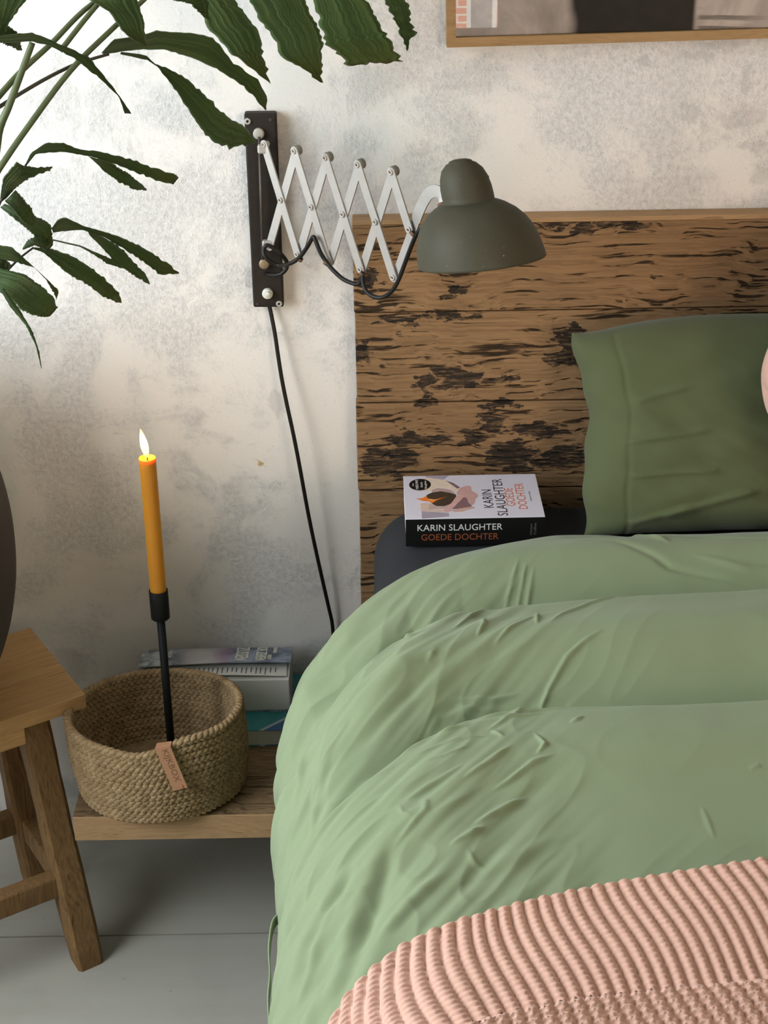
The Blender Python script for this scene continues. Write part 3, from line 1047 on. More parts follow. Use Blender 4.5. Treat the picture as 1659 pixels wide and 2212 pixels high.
ART = [
    ('blur', (0.36, 0.31, 0.40), [(470, 168), (900, 168), (820, 240), (650, 225), (520, 205)]),
    ('blur', (0.34, 0.30, 0.36), [(415, 830), (700, 850), (900, 870), (910, 930), (600, 950), (420, 960)]),
    ('skin', (0.72, 0.60, 0.48), [(450, 190), (560, 205), (760, 236), (930, 300), (1110, 405), (1070, 490), (900, 430), (760, 395), (600, 450), (450, 470), (430, 420)]),
    ('skin_shade', (0.20, 0.13, 0.17), [(850, 262), (980, 310), (1110, 400), (1060, 425), (950, 345)]),
    ('skin', (0.56, 0.33, 0.31), [(1110, 410), (1180, 380), (1250, 370), (1300, 385), (1315, 470), (1380, 510), (1425, 545), (1420, 585), (1375, 625), (1365, 690), (1310, 745), (1250, 660), (1150, 545), (1040, 525), (1060, 470)]),
    ('skin_shade', (0.21, 0.12, 0.13), [(960, 800), (1040, 720), (1150, 575), (1220, 600), (1250, 680), (1310, 745), (1290, 775), (1150, 800)]),
    ('skin', (0.62, 0.47, 0.38), [(395, 690), (480, 680), (590, 690), (600, 770), (540, 800), (700, 800), (830, 815), (850, 855), (700, 845), (540, 832), (410, 828)]),
    ('skin', (0.58, 0.36, 0.31), [(940, 825), (1100, 790), (1250, 770), (1340, 765), (1378, 785), (1250, 812), (1150, 852), (1000, 850)]),
    ('palm', (0.46, 0.32, 0.30), [(600, 440), (700, 405), (820, 420), (940, 450), (1020, 520), (1030, 560), (900, 520), (760, 480), (600, 500)]),
    ('palm', (0.48, 0.36, 0.32), [(560, 690), (680, 735), (820, 740), (960, 700), (860, 790), (700, 790), (540, 800)]),
    ('nest', (0.050, 0.035, 0.022), [(480, 560), (530, 520), (600, 490), (760, 468), (920, 500), (1035, 540), (1025, 640), (940, 705), (820, 745), (680, 740), (600, 695)]),
    ('skin', (0.62, 0.37, 0.34), [(805, 810), (880, 745), (950, 690), (1030, 580), (1080, 535), (1125, 530), (1175, 580), (1100, 660), (1010, 740), (950, 790), (930, 840), (850, 858)]),
    ('flame', (0.78, 0.20, 0.03), [(310, 597), (420, 592), (510, 550), (520, 600), (660, 622), (870, 565), (700, 630), (660, 652), (600, 692), (540, 650), (440, 642)]),
    ('flame', (0.85, 0.48, 0.15), [(520, 606), (640, 620), (690, 615), (600, 640)]),
]
for i, (nm, colr, poly) in enumerate(ART):
    key = 'art_%d' % i
    M[key] = plain('print_' + nm, colr, 0.4, var=0.22, scale=90, bump=0.0)
    prism('print_' + nm, [cv(*p) for p in poly], bo + e3 * (0.00005 + 0.00002 * i), e1, e2, e3, 0.00006, M[key], book)
el = [(385 + 195 * math.cos(k * math.pi / 24), 335 + 110 * math.sin(k * math.pi / 24)) for k in range(48)]
prism('sticker', [cv(*p) for p in el][::-1], bo + e3 * 0.0004, e1, e2, e3, 0.0001, M['black_card'], book)
zt = bo + e3 * 0.00012
PXU = BL / 296.0  # one photo pixel along the cover


def cover_text(body, s_base, d0, wid, hgt, mat, z=0.00012):
    return lettering(body, bo + e3 * z + e1 * (s_base * BL) + e2 * (d0 * BD), e2, -e1, wid, hgt, mat, book, 0.0001)


cover_text('KARIN', .645, .225, .415 * BD, .0142, M['ink_black'])
cover_text('SLAUGHTER', .738, .045, .845 * BD, .0148, M['ink_black'])
cover_text('GOEDE', .806, .255, .41 * BD, .0130, M['ink_orange'])
cover_text('DOCHTER', .890, .185, .59 * BD, .0130, M['ink_orange'])
cover_text('literaire thriller', .930, .36, .23 * BD, .0026, M['ink_grey'])
for body, x, y0, y1, hh in (('De', 275, 360, 310, .0026), ('NIEUWE', 360, 420, 245, .0040), ('Karin', 435, 385, 290, .0034), ('Slaughter', 520, 420, 262, .0042)):
    s_, d_ = cv(x, y0)
    s2_, d2_ = cv(x, y1)
    lettering(body, bo + e3 * 0.00052 + e1 * s_ + e2 * d_, e2, -e1, d2_ - d_, hh, M['ink_white'], book, 0.0001)
sp = bo - e3 * TH - e2 * 0.00003
lettering('KARIN SLAUGHTER', sp + e1 * (.085 * BL) + e3 * (.565 * TH), e1, e3, .61 * BL, .0100, M['ink_white'], book, 0.0002)
lettering('GOEDE DOCHTER', sp + e1 * (.112 * BL) + e3 * (.215 * TH), e1, e3, .555 * BL, .0100, M['ink_rust'], book, 0.0002)
lettering('Harper', sp + e1 * (.912 * BL) + e3 * (.36 * TH), e3, -e1, .0185, .0038, M['ink_grey'], book, 0.0002)
lettering('Collins', sp + e1 * (.938 * BL) + e3 * (.36 * TH), e3, -e1, .0185, .0038, M['ink_grey'], book, 0.0002)

# ------------------------------------------------------------------ oak ledge beside the bed
ZS = 0.30
ys_front = at_z(370, 1763, ZS).y
xs_left = at_z(148, 1774, ZS).x + 0.004
shelf = thing('bedside_ledge', 'low oak plank ledge fixed to the wall between stool and bed', 'shelf', ((xs_left - 0.0) / 2, ys_front / 2, ZS - 0.043))
box('plank', (xs_left, ys_front + .003, ZS - 0.043), (0.005, -0.001, ZS), M['shelf'], shelf, bev=0.0008, seg=1)
box('sawn_edge', (xs_left, ys_front, ZS - 0.043), (0.005, ys_front + .003, ZS - .0004), M['headboard_top'], shelf, bev=0.0008, seg=1)
box('bracket', (-0.36, -0.20, ZS - 0.058), (-0.33, -0.001, ZS - 0.043), M['bed_base'], shelf, bev=0.001)

# books on the ledge
M['teal'] = None


def teal_cover():
    t = Mt('teal_cover', rough=0.35, spec=0.5)
    q = t.xyz(t.obj())
    n = t.noise(t.obj(), 22, 4, 0.6)
    c = t.mix(n, (0.02, 0.13, 0.15), (0.06, 0.30, 0.29))
    diag = t.math('ADD', q[0], t.math('MULTIPLY', q[1], -1.15))
    c = t.mix(t.step(diag, 0.062, 0.066), c, t.mix(n, (0.02, 0.06, 0.16), (0.06, 0.16, 0.32)))
    b1 = t.math('SUBTRACT', 1.0, t.step(t.math('ABSOLUTE', t.math('SUBTRACT', diag, 0.061)), 0.003, 0.005))
    c = t.mix(b1, c, (0.34, 0.42, 0.44))
    d2 = t.math('ADD', q[0], t.math('MULTIPLY', q[1], 0.35))
    b2 = t.math('SUBTRACT', 1.0, t.step(t.math('ABSOLUTE', t.math('SUBTRACT', d2, 0.038)), 0.003, 0.0045))
    c = t.mix(t.math('MULTIPLY', b2, t.step(diag, 0.06, 0.064)), c, (0.55, 0.58, 0.58))
    t.color(c)
    return t.m


M['teal'] = teal_cover()
M['pages_grey'] = page_mat('pages_cream', (0.74, 0.73, 0.66))
ty0 = at_z(560, 1612, ZS).y
TX0, TX1 = -0.236, -0.098
tb = thing('teal_paperback', 'teal and blue paperback at the bottom of the pile on the ledge', 'book', ((TX0 + TX1) / 2, (ty0 - 0.02) / 2, ZS))
TT = 0.030
box('page_block', (TX0 + .002, ty0 + .002, ZS + .0014), (TX1 - .002, -.009, ZS + TT - .0014), M['pages_grey'], tb)
box('front_cover', (TX0, ty0, ZS + TT - .0012), (TX1, -.007, ZS + TT), M['teal'], tb, bev=.0003, seg=1)
box('back_cover', (TX0, ty0, ZS), (TX1, -.007, ZS + .0012), M['teal'], tb, bev=.0003, seg=1)
box('spine', (TX0, -.0085, ZS + .0012), (TX1, -.007, ZS + TT - .0012), M['teal'], tb)

# thick novel with lifted cover
WZ0 = ZS + TT
wy0 = at_z(560, 1537, WZ0).y
WX0, WX1 = -0.392, at_z(626, 1450, WZ0 + .06).x
WT = 0.060
nv_ = thing('thick_novel', 'thick novel with lifted cloudy blue cover on top of the teal paperback', 'book', ((WX0 + WX1) / 2, wy0 / 2, WZ0))
wyb = -0.022
box('page_block', (WX0 + .003, wy0, WZ0 + .0012), (WX1, wyb - .003, WZ0 + WT), M['pages_grey'], nv_, bev=.002, seg=2)
M['cloudy'] = None


def cloudy_cover():
    t = Mt('cloudy_cover', rough=0.3, spec=0.5)
    v = t.obj()
    q = t.xyz(v)
    n = t.noise(v, 26, 5, 0.65)
    c = t.mix(t.step(n, 0.35, 0.65), (0.05, 0.07, 0.115), (0.28, 0.33, 0.42))
    mid = t.math('SUBTRACT', 1.0, t.step(t.math('ABSOLUTE', t.math('ADD', q[0], 0.02)), 0.01, 0.055))
    n2 = t.noise(v, 40, 3, 0.6)
    sky = t.mix(n2, (0.40, 0.44, 0.58), (0.75, 0.64, 0.46))
    c = t.mix(t.math('MULTIPLY', mid, 0.85), c, sky)
    mg = ellipses(t, v, [(0.012, 0.0, .02, .05)], (0, 1))
    c = t.mix(t.math('MULTIPLY', mg, 0.5), c, (0.25, 0.08, 0.20))
    lft = t.math('SUBTRACT', 1.0, t.step(q[0], -0.095, -0.055))
    c = t.mix(t.math('MULTIPLY', lft, 0.75), c, t.mix(t.step(n, .4, .6), (0.16, 0.18, 0.18), (0.62, 0.66, 0.68)))
    t.color(c)
    return t.m


M['cloudy'] = cloudy_cover()
# cover hinged at the back, front edge lifted, with a slight curl
zc0 = WZ0 + WT + 0.001
nU, nW = 24, 14
ycf = wy0 + 0.026
lift_f = 0.013


def cover_pt(u, w, off=0.0):
    y = wyb + (ycf - wyb) * w
    z = zc0 + lift_f * (w ** 0.8) + 0.004 * math.sin(u * 3.1) * w - 0.006 * (1 - u) * w
    return Vector((WX0 - 0.002 + (WX1 - WX0 + 0.004) * u, y, z + off))


V, Fq = [], []
for lay in (0.0, 0.0014):
    for i in range(nU):
        for j in range(nW):
            V.append(cover_pt(i / (nU - 1), j / (nW - 1), lay))
base = grid_faces(nU, nW)
N = nU * nW
Fq = [f for f in base] + [tuple(N + i for i in f[::-1]) for f in base]
rim = [i * nW for i in range(nU)] + [(nU - 1) * nW + j for j in range(1, nW)] + [i * nW + nW - 1 for i in range(nU - 2, -1, -1)] + [j for j in range(nW - 2, 0, -1)]
for i in range(len(rim)):
    p, q = rim[i], rim[(i + 1) % len(rim)]
    Fq.append((p, q, N + q, N + p))
cvr = mk('front_cover', V, [f[::-1] for f in Fq], M['cloudy'], nv_, smooth=False)
# the first printed page, curling up under the cover
def page_pt(u, w, lay=0.0):
    return Vector((WX0 + 0.002 + (WX1 - WX0 - 0.003) * u, wyb + (wy0 + 0.004 - wyb) * w, WZ0 + WT + 0.0006 + lay + 0.0045 * w * w * (1 + 0.5 * math.sin(u * 4))))


V = []
for lay in (0.0, 0.0004):
    for i in range(nU):
        for j in range(nW):
            w = j / (nW - 1)
            V.append(page_pt(i / (nU - 1) * 0.985, w, lay))
pg = mk('printed_page', V, [f[::-1] for f in [f for f in base] + [tuple(N + i for i in f[::-1]) for f in base]], M['pages_grey'], nv_, smooth=False)
box('back_cover', (WX0, wy0 - .001, WZ0), (WX1 + .002, wyb, WZ0 + .0012), M['cloudy'], nv_)
M['text_ink'] = plain('text_ink', (0.16, 0.16, 0.155), 0.8, bump=0)
for k in range(26):
    u = 0.10 + 0.86 * k / 26 + 0.006 * random.random()
    w0, w1 = 0.70, 0.86 + 0.11 * random.random()
    P0, P1 = page_pt(u * .97, w0, .0006), page_pt(u * .97, w1, .0006)
    mk('text_line', [P0, P0 + Vector((.0022, 0, 0)), P1 + Vector((.0022, 0, 0)), P1], [(0, 1, 2, 3)], M['text_ink'], nv_, smooth=False)
# title, reading from the hinge to the front
M['ink_cream'] = plain('ink_cream', (0.80, 0.77, 0.64), 0.5, bump=0)


def on_cover(body, u, w0, w1, hgt):
    p, q = cover_pt(u, w0), cover_pt(u, w1)
    ex = (q - p).normalized()
    lettering(body, p + Vector((0, 0, .0024)), ex, Vector((1, 0, 0)), (q - p).length, hgt, M['ink_cream'], nv_, 0.0005)


on_cover('ZUSSEN', .63, .06, .93, .021)
on_cover('DE ZEVEN', .765, .10, .95, .017)
on_cover('LUCINDA', .875, .10, .48, .006)
on_cover('RILEY', .845, .62, .88, .006)
on_cover('LIEFDE', .18, .12, .62, .006)

# ------------------------------------------------------------------ jute basket
BXc = (at_y(149, 1555, -0.255).x + at_y(527, 1535, -0.255).x) / 2
RXb = (at_y(527, 1535, -0.255).x - at_y(149, 1555, -0.255).x) / 2 - 0.004
BYc, RYb = -0.253, 0.108
BH = 0.131
basket = thing('jute_basket', 'round braided jute basket holding the black candlestick on the ledge', 'basket', (BXc, BYc, ZS))


def jute():
    t = Mt('jute', rough=0.92, spec=0.15)
    v = t.world()
    n = t.noise(v, 55, 3, 0.6)
    f = t.noise(v, 700, 2, 0.6)
    r = t.rand()
    c = t.mix(t.step(n, .25, .75), (0.28, 0.185, 0.092), (0.46, 0.325, 0.178))
    c = t.mix(t.math('MULTIPLY', t.step(f, 0.35, 0.7), 0.5), c, (0.16, 0.10, 0.05))
    t.color(c)
    t.bump(f, 0.5, 0.0012)
    return t.m


M['jute'] = jute()


def rim_h(a):
    """how the soft rim sags and swells round the basket, a measured from +x counter-clockwise"""
    s = -0.009 * math.exp(-((a - math.radians(265)) / 0.30) ** 2) - 0.005 * math.sin(a)
    s += 0.006 * math.cos(a - math.radians(20)) + 0.004 * math.cos(2 * a + 0.5)
    s += 0.008 * math.exp(-((a - math.radians(250 + 45)) / 0.35) ** 2)
    return s


def basket_pt(a, k, rad_off=0.0, z_off=0.0):
    h = k * BH
    bul = 1.0 + 0.02 * math.sin(k * math.pi) - 0.05 * (1 - k) ** 2 * (1 if k < 0.5 else 1)
    lean = 1 + 0.02 * k * math.cos(a - math.pi)
    wob = 1 + 0.012 * math.sin(3 * a + 1.3 + k * 2)
    rx, ry = (RXb * bul * lean * wob + rad_off), (RYb * bul * wob + rad_off)
    return Vector((BXc + rx * math.cos(a), BYc + ry * math.sin(a), ZS + 0.006 + h + z_off + rim_h(a) * k ** 1.5))


NR = 12
for row in range(NR):
    k = (row + 0.5) / NR
    per = 27
    nseg = per * 12
    V, Fq = [], []
    ph0 = random.random() * 6
    for s in range(3):
        pts = []
        for i in range(nseg):
            a = 2 * math.pi * i / nseg
            ph = per * a + ph0 + s * 2 * math.pi / 3
            pts.append(basket_pt(a, k, 0.0030 * math.sin(2 * ph), 0.0033 * math.sin(ph)))
        R = [0.0042 * (1 + 0.12 * math.sin(17 * i + s) * 0.5) for i in range(nseg)]
        v, f = tube_geo(pts, R, 6, closed=True)
        off = len(V)
        V += v
        Fq += [tuple(q + off for q in ff) for ff in f]
    mk('braid_coil', V, Fq, M['jute'], basket)
bp = [[basket_pt(2 * math.pi * i / 64, 0.03, -0.004 - 0.3 * 0, 0) for i in range(64)]]
V = [Vector((p.x, p.y, ZS + 0.001)) for p in bp[0]] + [Vector((p.x, p.y, ZS + 0.010)) for p in bp[0]]
mk('base', V, [tuple(range(64))[::-1], tuple(range(64, 128))] + [(i, (i + 1) % 64, 64 + (i + 1) % 64, 64 + i) for i in range(64)], M['jute'], basket, smooth=False)
# leather tag over the rim
M['leather'] = plain('tan_leather', (0.40, 0.20, 0.105), 0.6, var=0.15, scale=120, bump=0.15)
a_t = math.radians(270)
t_top = at_y(351, 1612, BYc - RYb - 0.006)
t_bot = at_y(390, 1704, BYc - RYb - 0.010)
tdir = (t_bot - t_top)
TL = tdir.length
tdir.normalize()
tn = Vector((0, -1, 0))
tw = tdir.cross(tn).normalized()
if tw.x < 0:
    tw = -tw
tn = tw.cross(-tdir).normalized()
if tn.y > 0:
    tn = -tn
poly = [(-.0108, 0.0), (.0108, 0.003), (.0108, TL * .5), (.0108, TL), (-.0108, TL), (-.0108, TL * .5)]
tg = prism('leather_tag', poly, t_top - tn * 0.001, tw, tdir, tn, 0.0022, M['leather'], basket)
tg['label'] = 'tan leather tag'
M['burnt'] = plain('burnt_mark', (0.19, 0.085, 0.04), 0.7, bump=0)
lt = lettering('KIJKBOX', t_top + tn * 0.00115 + tdir * 0.006 - tw * 0.0055, tdir, tw, TL * 0.74, 0.0115, M['burnt'], tg, 0.0003)
prism('flap', [(-.0108, 0), (.0108, 0.003), (.0108, 0.004), (-.0108, 0.004)], t_top - tn * 0.001, tw, tdir, -tn, 0.012, M['leather'], basket)
tube('stitch', [t_top + tdir * (TL * .90) + tw * 0.004 + tn * .0018, t_top + tdir * (TL * .99) + tw * 0.005 + tn * .0018], 0.0007, plain('red_thread', (0.6, 0.13, 0.08), 0.7, bump=0), basket, 6)

# ------------------------------------------------------------------ candlestick and candle
M['black_iron'] = plain('black_iron', (0.005, 0.005, 0.005), 0.6, 0.0, var=0.3, scale=200, bump=0.1, spec=0.2)
zb = ZS + 0.012
p_top = at_y(318, 988, -0.236)
p_mid = at_y(347, 1335, -0.243)
p_cup = at_y(343, 1274, -0.242)
axis = (p_top - p_mid).normalized()
p_base = p_mid - axis * ((p_mid.z - zb) / axis.z)
stick = thing('candlestick', 'slim black metal candlestick standing inside the jute basket', 'candlestick', p_base)
lathe('base_plate', [(0, 0), (.046, 0), (.047, .002), (.045, .004), (.008, .006), (0, .006)], M['black_iron'], stick, 40, p_base)
tube('rod', [p_base + axis * 0.003, p_mid + axis * 0.004], 0.0060, M['black_iron'], stick, 16)
CH = (p_cup - p_mid).length
lathe('cup', [(0, 0), (.0125, 0), (.0136, .0012), (.0136, CH - .001), (.0128, CH), (.0122, CH - .001), (.0120, .004), (0, .004)], M['black_iron'], stick, 32, p_mid, axis)
wx = Mt('yellow_wax', (0.46, 0.205, 0.014), 0.45, spec=0.4)
wx.b.inputs['Subsurface Weight'].default_value = 0.85
wx.b.inputs['Subsurface Radius'].default_value = (0.020, 0.007, 0.0015)
wx.b.inputs['Subsurface Scale'].default_value = 1.0
M['wax'] = wx.m
cb = p_mid + axis * 0.0045
CL = (p_top - cb).length
candle = thing('candle', 'burning ochre yellow dinner candle in the black candlestick', 'candle', cb)
lathe('wax_stick', [(0, 0), (.0114, 0), (.0116, .004), (.0116, CL - .012), (.0119, CL - .004), (.0119, CL - .001), (.0112, CL), (.0100, CL - .0005), (.0085, CL - .0032), (.0045, CL - .0045), (0, CL - .0048)], M['wax'], candle, 40, cb, axis)
wk0 = cb + axis * (CL - .0045)
tube('wick', [wk0, wk0 + axis * .004 + Vector((.0003, 0, 0)), wk0 + Vector((.0008, 0, .0075))], [.0009, .0008, .0006], plain('charred_wick', (0.02, 0.012, 0.008), 0.9), candle, 8)
fm = bpy.data.materials.new('flame')
fm.use_nodes = True
nt = fm.node_tree
nt.nodes.clear()
out = nt.nodes.new('ShaderNodeOutputMaterial')
em = nt.nodes.new('ShaderNodeEmission')
tc = nt.nodes.new('ShaderNodeTexCoord')
sx = nt.nodes.new('ShaderNodeSeparateXYZ')
nt.links.new(tc.outputs['Generated'], sx.inputs[0])
rp = nt.nodes.new('ShaderNodeValToRGB')
rp.color_ramp.elements[0].color = (1.0, 0.38, 0.05, 1)
rp.color_ramp.elements[1].color = (1.0, 0.62, 0.22, 1)
e_ = rp.color_ramp.elements.new(0.25)
e_.color = (1.0, 0.80, 0.45, 1)
e_ = rp.color_ramp.elements.new(0.75)
e_.color = (1.0, 0.82, 0.5, 1)
nt.links.new(sx.outputs[2], rp.inputs[0])
nt.links.new(rp.outputs[0], em.inputs[0])
em.inputs[1].default_value = 2.2
tb_ = nt.nodes.new('ShaderNodeBsdfTransparent')
ad = nt.nodes.new('ShaderNodeMixShader')
ad.inputs[0].default_value = 0.75
nt.links.new(em.outputs[0], ad.inputs[2])
nt.links.new(tb_.outputs[0], ad.inputs[1])
nt.links.new(ad.outputs[0], out.inputs[0])
f_tip = at_y(303, 926, -0.236)
f_bot = wk0 + axis * 0.004
fax = (f_tip - f_bot).normalized()
FL = (f_tip - f_bot).length
lathe('flame', [(0.0, 0), (.0016, FL * .02), (.0034, FL * .12), (.0050, FL * .28), (.0056, FL * .42), (.0049, FL * .58), (.0034, FL * .76), (.0017, FL * .90), (.0005, FL * .98), (0, FL)], fm, candle, 24, f_bot, fax)
pl_ = bpy.data.lights.new('candle_light', 'POINT')
pl_.energy = 1.0
pl_.color = (1.0, 0.50, 0.14)
pl_.shadow_soft_size = 0.004
plo = bpy.data.objects.new('candle_light', pl_)
COL.objects.link(plo)
plo.location = f_bot + fax * (FL * .45)

# ------------------------------------------------------------------ scissor wall lamp
M['plate'] = plain('worn_black_plate', (0.022, 0.017, 0.013), 0.65, 0.0, var=0.45, scale=70, bump=0.25, spec=0.22)
M['steel'] = plain('worn_nickel', (0.43, 0.41, 0.375), 0.48, 0.35, var=0.18, scale=45, bump=0.1)
M['rust'] = plain('rusty_rivet', (0.16, 0.085, 0.05), 0.7, 0.3, var=0.3, scale=200)
M['screw'] = plain('zinc_screw', (0.40, 0.38, 0.33), 0.6, 0.15, var=0.15, scale=200)
M['cable'] = plain('black_cable', (0.007, 0.006, 0.005), 0.45, var=0.3, spec=0.3)
M['shade'] = None


def shade_mat():
    t = Mt('olive_enamel', rough=0.62, spec=0.25)
    v = t.obj()
    n = t.noise(v, 28, 6, 0.65)
    c = t.mix(n, (0.040, 0.038, 0.023), (0.075, 0.071, 0.046))
    d = t.noise(v, 85, 5, 0.7)
    c = t.mix(t.math('MULTIPLY', t.step(d, 0.66, 0.74), 0.45), c, (0.22, 0.22, 0.18))
    sp = t.noise(v, 260, 2, 0.5)
    c = t.mix(t.step(sp, 0.755, 0.79), c, (0.42, 0.42, 0.36))
    q = t.xyz(v)
    t.color(c)
    t.rough(t.math('MULTIPLY_ADD', n, 0.3, 0.45))
    t.bump(t.math('ADD', n, d), 0.3, 0.001)
    return t.m


M['shade'] = shade_mat()
PY = -0.020
c_tl, c_bl_ = at_y(527, 246, PY), at_y(547, 665, PY)
c_tr, c_br_ = at_y(596, 244, PY), at_y(613, 664, PY)
pc = (c_tl + c_bl_ + c_tr + c_br_) / 4
pup = ((c_tl - c_bl_) + (c_tr - c_br_)).normalized()
prt = Vector((pup.z, 0, -pup.x)).normalized()
PHt = (c_tl - c_bl_).length
PWt = ((c_tr - c_tl).length + (c_br_ - c_bl_).length) / 2
lamp = thing('scissor_lamp', 'vintage scissor-arm wall lamp with olive metal shade and black backplate', 'lamp', (pc.x, 0, pc.z - PHt / 2))
obox('backplate', Vector((pc.x, PY / 2 - 0.0002, pc.z)), prt, Vector((0, 1, 0)), pup, PWt, -PY - 0.0008, PHt, M['plate'], lamp, 0.0028, 3)
FY = Vector((0, -1, 0))


def disc(name, px, py, y, r, h, mat, hole=0.0, hole_mat=None):
    p = at_y(px, py, y)
    if hole:
        prof = [(hole, 0), (hole, h * .6), (hole * 1.25, h), (r * .8, h), (r, h * .5), (r, 0)]
    else:
        prof = [(0, h), (r * .75, h), (r * .93, h * .85), (r, h * .6), (r, 0)]
    o = lathe(name, prof, mat, lamp, 28, p, FY)
    if hole:
        i = lathe('screw_hole', [(0, .0003), (hole, .0003), (hole, 0)], hole_mat or M['plate'], lamp, 16, p, FY)
    return o


disc('screw', 535, 262, PY, .0046, .0022, M['screw'], .0017)
disc('screw', 603, 656, PY, .0046, .0022, M['screw'], .0017)
disc('screw_hole', 584, 259, PY, .0024, .0003, M['ink_black'])
disc('screw_hole', 556, 657, PY, .0024, .0003, M['ink_black'])
disc('stud', 559, 288, PY, .0078, .006, M['screw'])
disc('stud', 571, 569, PY, .0076, .006, plain('brass_stud', (0.30, 0.23, 0.14), 0.5, 0.5, var=0.2, scale=150))
M['bakelite'] = plain('white_switch', (0.62, 0.62, 0.55), 0.4, bump=0)
sw = disc('switch', 578, 633, PY, .0078, .007, M['bakelite'])
disc('switch_button', 579, 634, PY - .007, .0038, .005, M['bakelite'])
RY = PY - 0.012
tube('pivot_rod', [at_y(560, 296, RY), at_y(568, 560, RY)], .0021, plain('dark_rod', (0.09, 0.075, 0.06), 0.5, 0.6), lamp, 10)
for (px0, py0) in ((563, 320), (573, 526)):
    p = at_y(px0, py0, RY)
    obox('bracket', p + Vector((.004, -.004, 0)), Vector((1, 0, 0)), Vector((0, 1, 0)), pup, .016, .010, .0125, M['steel'], lamp, .0025, 2)

# solve the arm: top joints lie at one height, bottom joints at another


def solve(p1, p4, y_start):
    lo, hi = 0.9, 1.6
    best = None
    for i in range(700):
        z = lo + (hi - lo) * i / 700
        a, b = at_z(p1[0], p1[1], z), at_z(p4[0], p4[1], z)
        s = a - (b - a) / 3
        e = abs(s.y - y_start)
        if best is None or e < best[0]:
            best = (e, z, s, (b - a) / 3)
    return best


_, zT, sT, stT = solve((637, 326), (846, 371), RY - .006)
_, zBm, sB, stB = solve((644, 549), (851, 599), RY - .006)
st = (stT + stB) / 2
arm_dir = Vector((st.x, st.y, 0)).normalized()
arm_n = Vector((arm_dir.y, -arm_dir.x, 0))
if arm_n.y > 0:
    arm_n = -arm_n
T = [sT + stT * k for k in range(5)]
B = [sB + stB * k for k in range(5)]
Mid = [(T[k] + B[k + 1] + B[k] + T[k + 1]) / 4 for k in range(4)]
m5 = Mid[3] + (Mid[3] - Mid[2])


def bar(p, q, off, name='scissor_link'):
    """flat strip with round ends"""
    d = (q - p)
    L = d.length
    d.normalize()
    w = arm_n.cross(d).normalized()
    hw = .0062
    pts = []
    for k in range(9):
        a = math.pi / 2 + math.pi * k / 8
        pts.append((hw * math.cos(a) * 1.0, hw * math.sin(a)))
    for k in range(9):
        a = -math.pi / 2 + math.pi * k / 8
        pts.append((L + hw * math.cos(a), hw * math.sin(a)))
    return prism(name, pts, p + arm_n * off, d, w, arm_n, .0022, M['steel'], lamp)


def rivet(p, off=.0022):
    o = p + arm_n * off
    lathe('rivet', [(0, .0009), (.0019, .0009), (.0022, .0022), (.0037, .0020), (.0042, .0008), (.0042, -.008)], M['steel'], lamp, 20, o, arm_n)
    lathe('rivet_core', [(0, .0014), (.0019, .0010), (.0019, 0)], M['rust'], lamp, 14, o, arm_n)


for k in range(4):
    bar(T[k], B[k + 1], 0.0)
    bar(B[k], T[k + 1], -.0040)
bar(T[4], m5, 0.0)
for p in T + B[1:] + Mid + [m5]:
    rivet(p)
for p in T[1:]:
    lathe('washer', [(.002, .0030), (.0064, .0026), (.0068, 0), (.0068, -.007), (.002, -.007)], plain('dull_washer', (0.25, 0.24, 0.20), 0.6, 0.4) if 'washer' not in M else M['washer'], lamp, 22, p - arm_n * .001, arm_n)
# last strip curls over as a hook into the shade neck
p_neck = m5 + (m5 - B[4]) * 0.0
hk = [B[4], m5]
d5 = (m5 - B[4]).normalized()
hp = []
y5 = m5.y
ctrl = [(851, 599), (888, 499), (900, 463), (912, 436), (924, 419), (938, 413), (950, 420), (956, 436), (958, 446)]
yy = [B[4].y, y5, y5 - .012, y5 - .020, y5 - .028, y5 - .036, y5 - .044, y5 - .050, y5 - .052]
path = smooth_path([at_y(a, b, c) for (a, b), c in zip(ctrl, yy)], 5)
V, Fq = [], []
for i, p in enumerate(path):
    t_ = (path[min(i + 1, len(path) - 1)] - path[max(i - 1, 0)]).normalized()
    w = arm_n.cross(t_).normalized()
    hw = .0062 if i < 8 else .0075
    for (s_, o_) in ((-1, -.0044), (1, -.0044), (1, -.0022), (-1, -.0022)):
        V.append(p + w * (hw * s_) + arm_n * o_)
for i in range(len(path) - 1):
    for q in range(4):
        Fq.append((i * 4 + q, i * 4 + (q + 1) % 4, (i + 1) * 4 + (q + 1) % 4, (i + 1) * 4 + q))
Fq.append((0, 1, 2, 3))
mk('hook_arm', V, Fq, M['steel'], lamp, smooth=False)

# shade
SY = y5 - 0.078
rim_c = at_y(1042, 566, SY)
neck_t = at_y(1020, 342, SY + 0.022)
neck_shift = at_y(993, 343, SY + 0.022) - neck_t
sax = (neck_t - rim_c).normalized()
SH = (neck_t - rim_c).length
RS = ((at_y(1179, 553, SY) - at_y(904, 580, SY)).length) / 2
k = SH / 0.1445
kr = RS / 0.081
prof_out = [(.0800, 0), (.0815, .0015), (.0812, .004), (.0805, .014), (.0780, .030), (.0735, .045), (.0665, .059), (.0565, .071), (.0450, .080), (.0365, .0845), (.0345, .0850), (.0325, .0862), (.0327, .094), (.0322, .106), (.0300, .119), (.0260, .130), (.0190, .1380), (.0150, .1400), (.0140, .1420), (.0080, .1440), (0, .1445)]
prof_in = [(0, .1425), (.012, .139), (.024, .128), (.030, .106), (.0305, .086), (.043, .0785), (.055, .0690), (.065, .057), (.0718, .044), (.0765, .029), (.0790, .013), (.0797, .002), (.0800, 0)]
sh = lathe('lamp_shade', [(r * kr, h * k) for r, h in prof_out + prof_in], M['shade'], lamp, 72, rim_c, sax)
for v_ in sh.data.vertices:
    hh = (v_.co + Vector(WLOC[sh.name]) - rim_c).dot(sax) / SH
    v_.co += neck_shift * hh
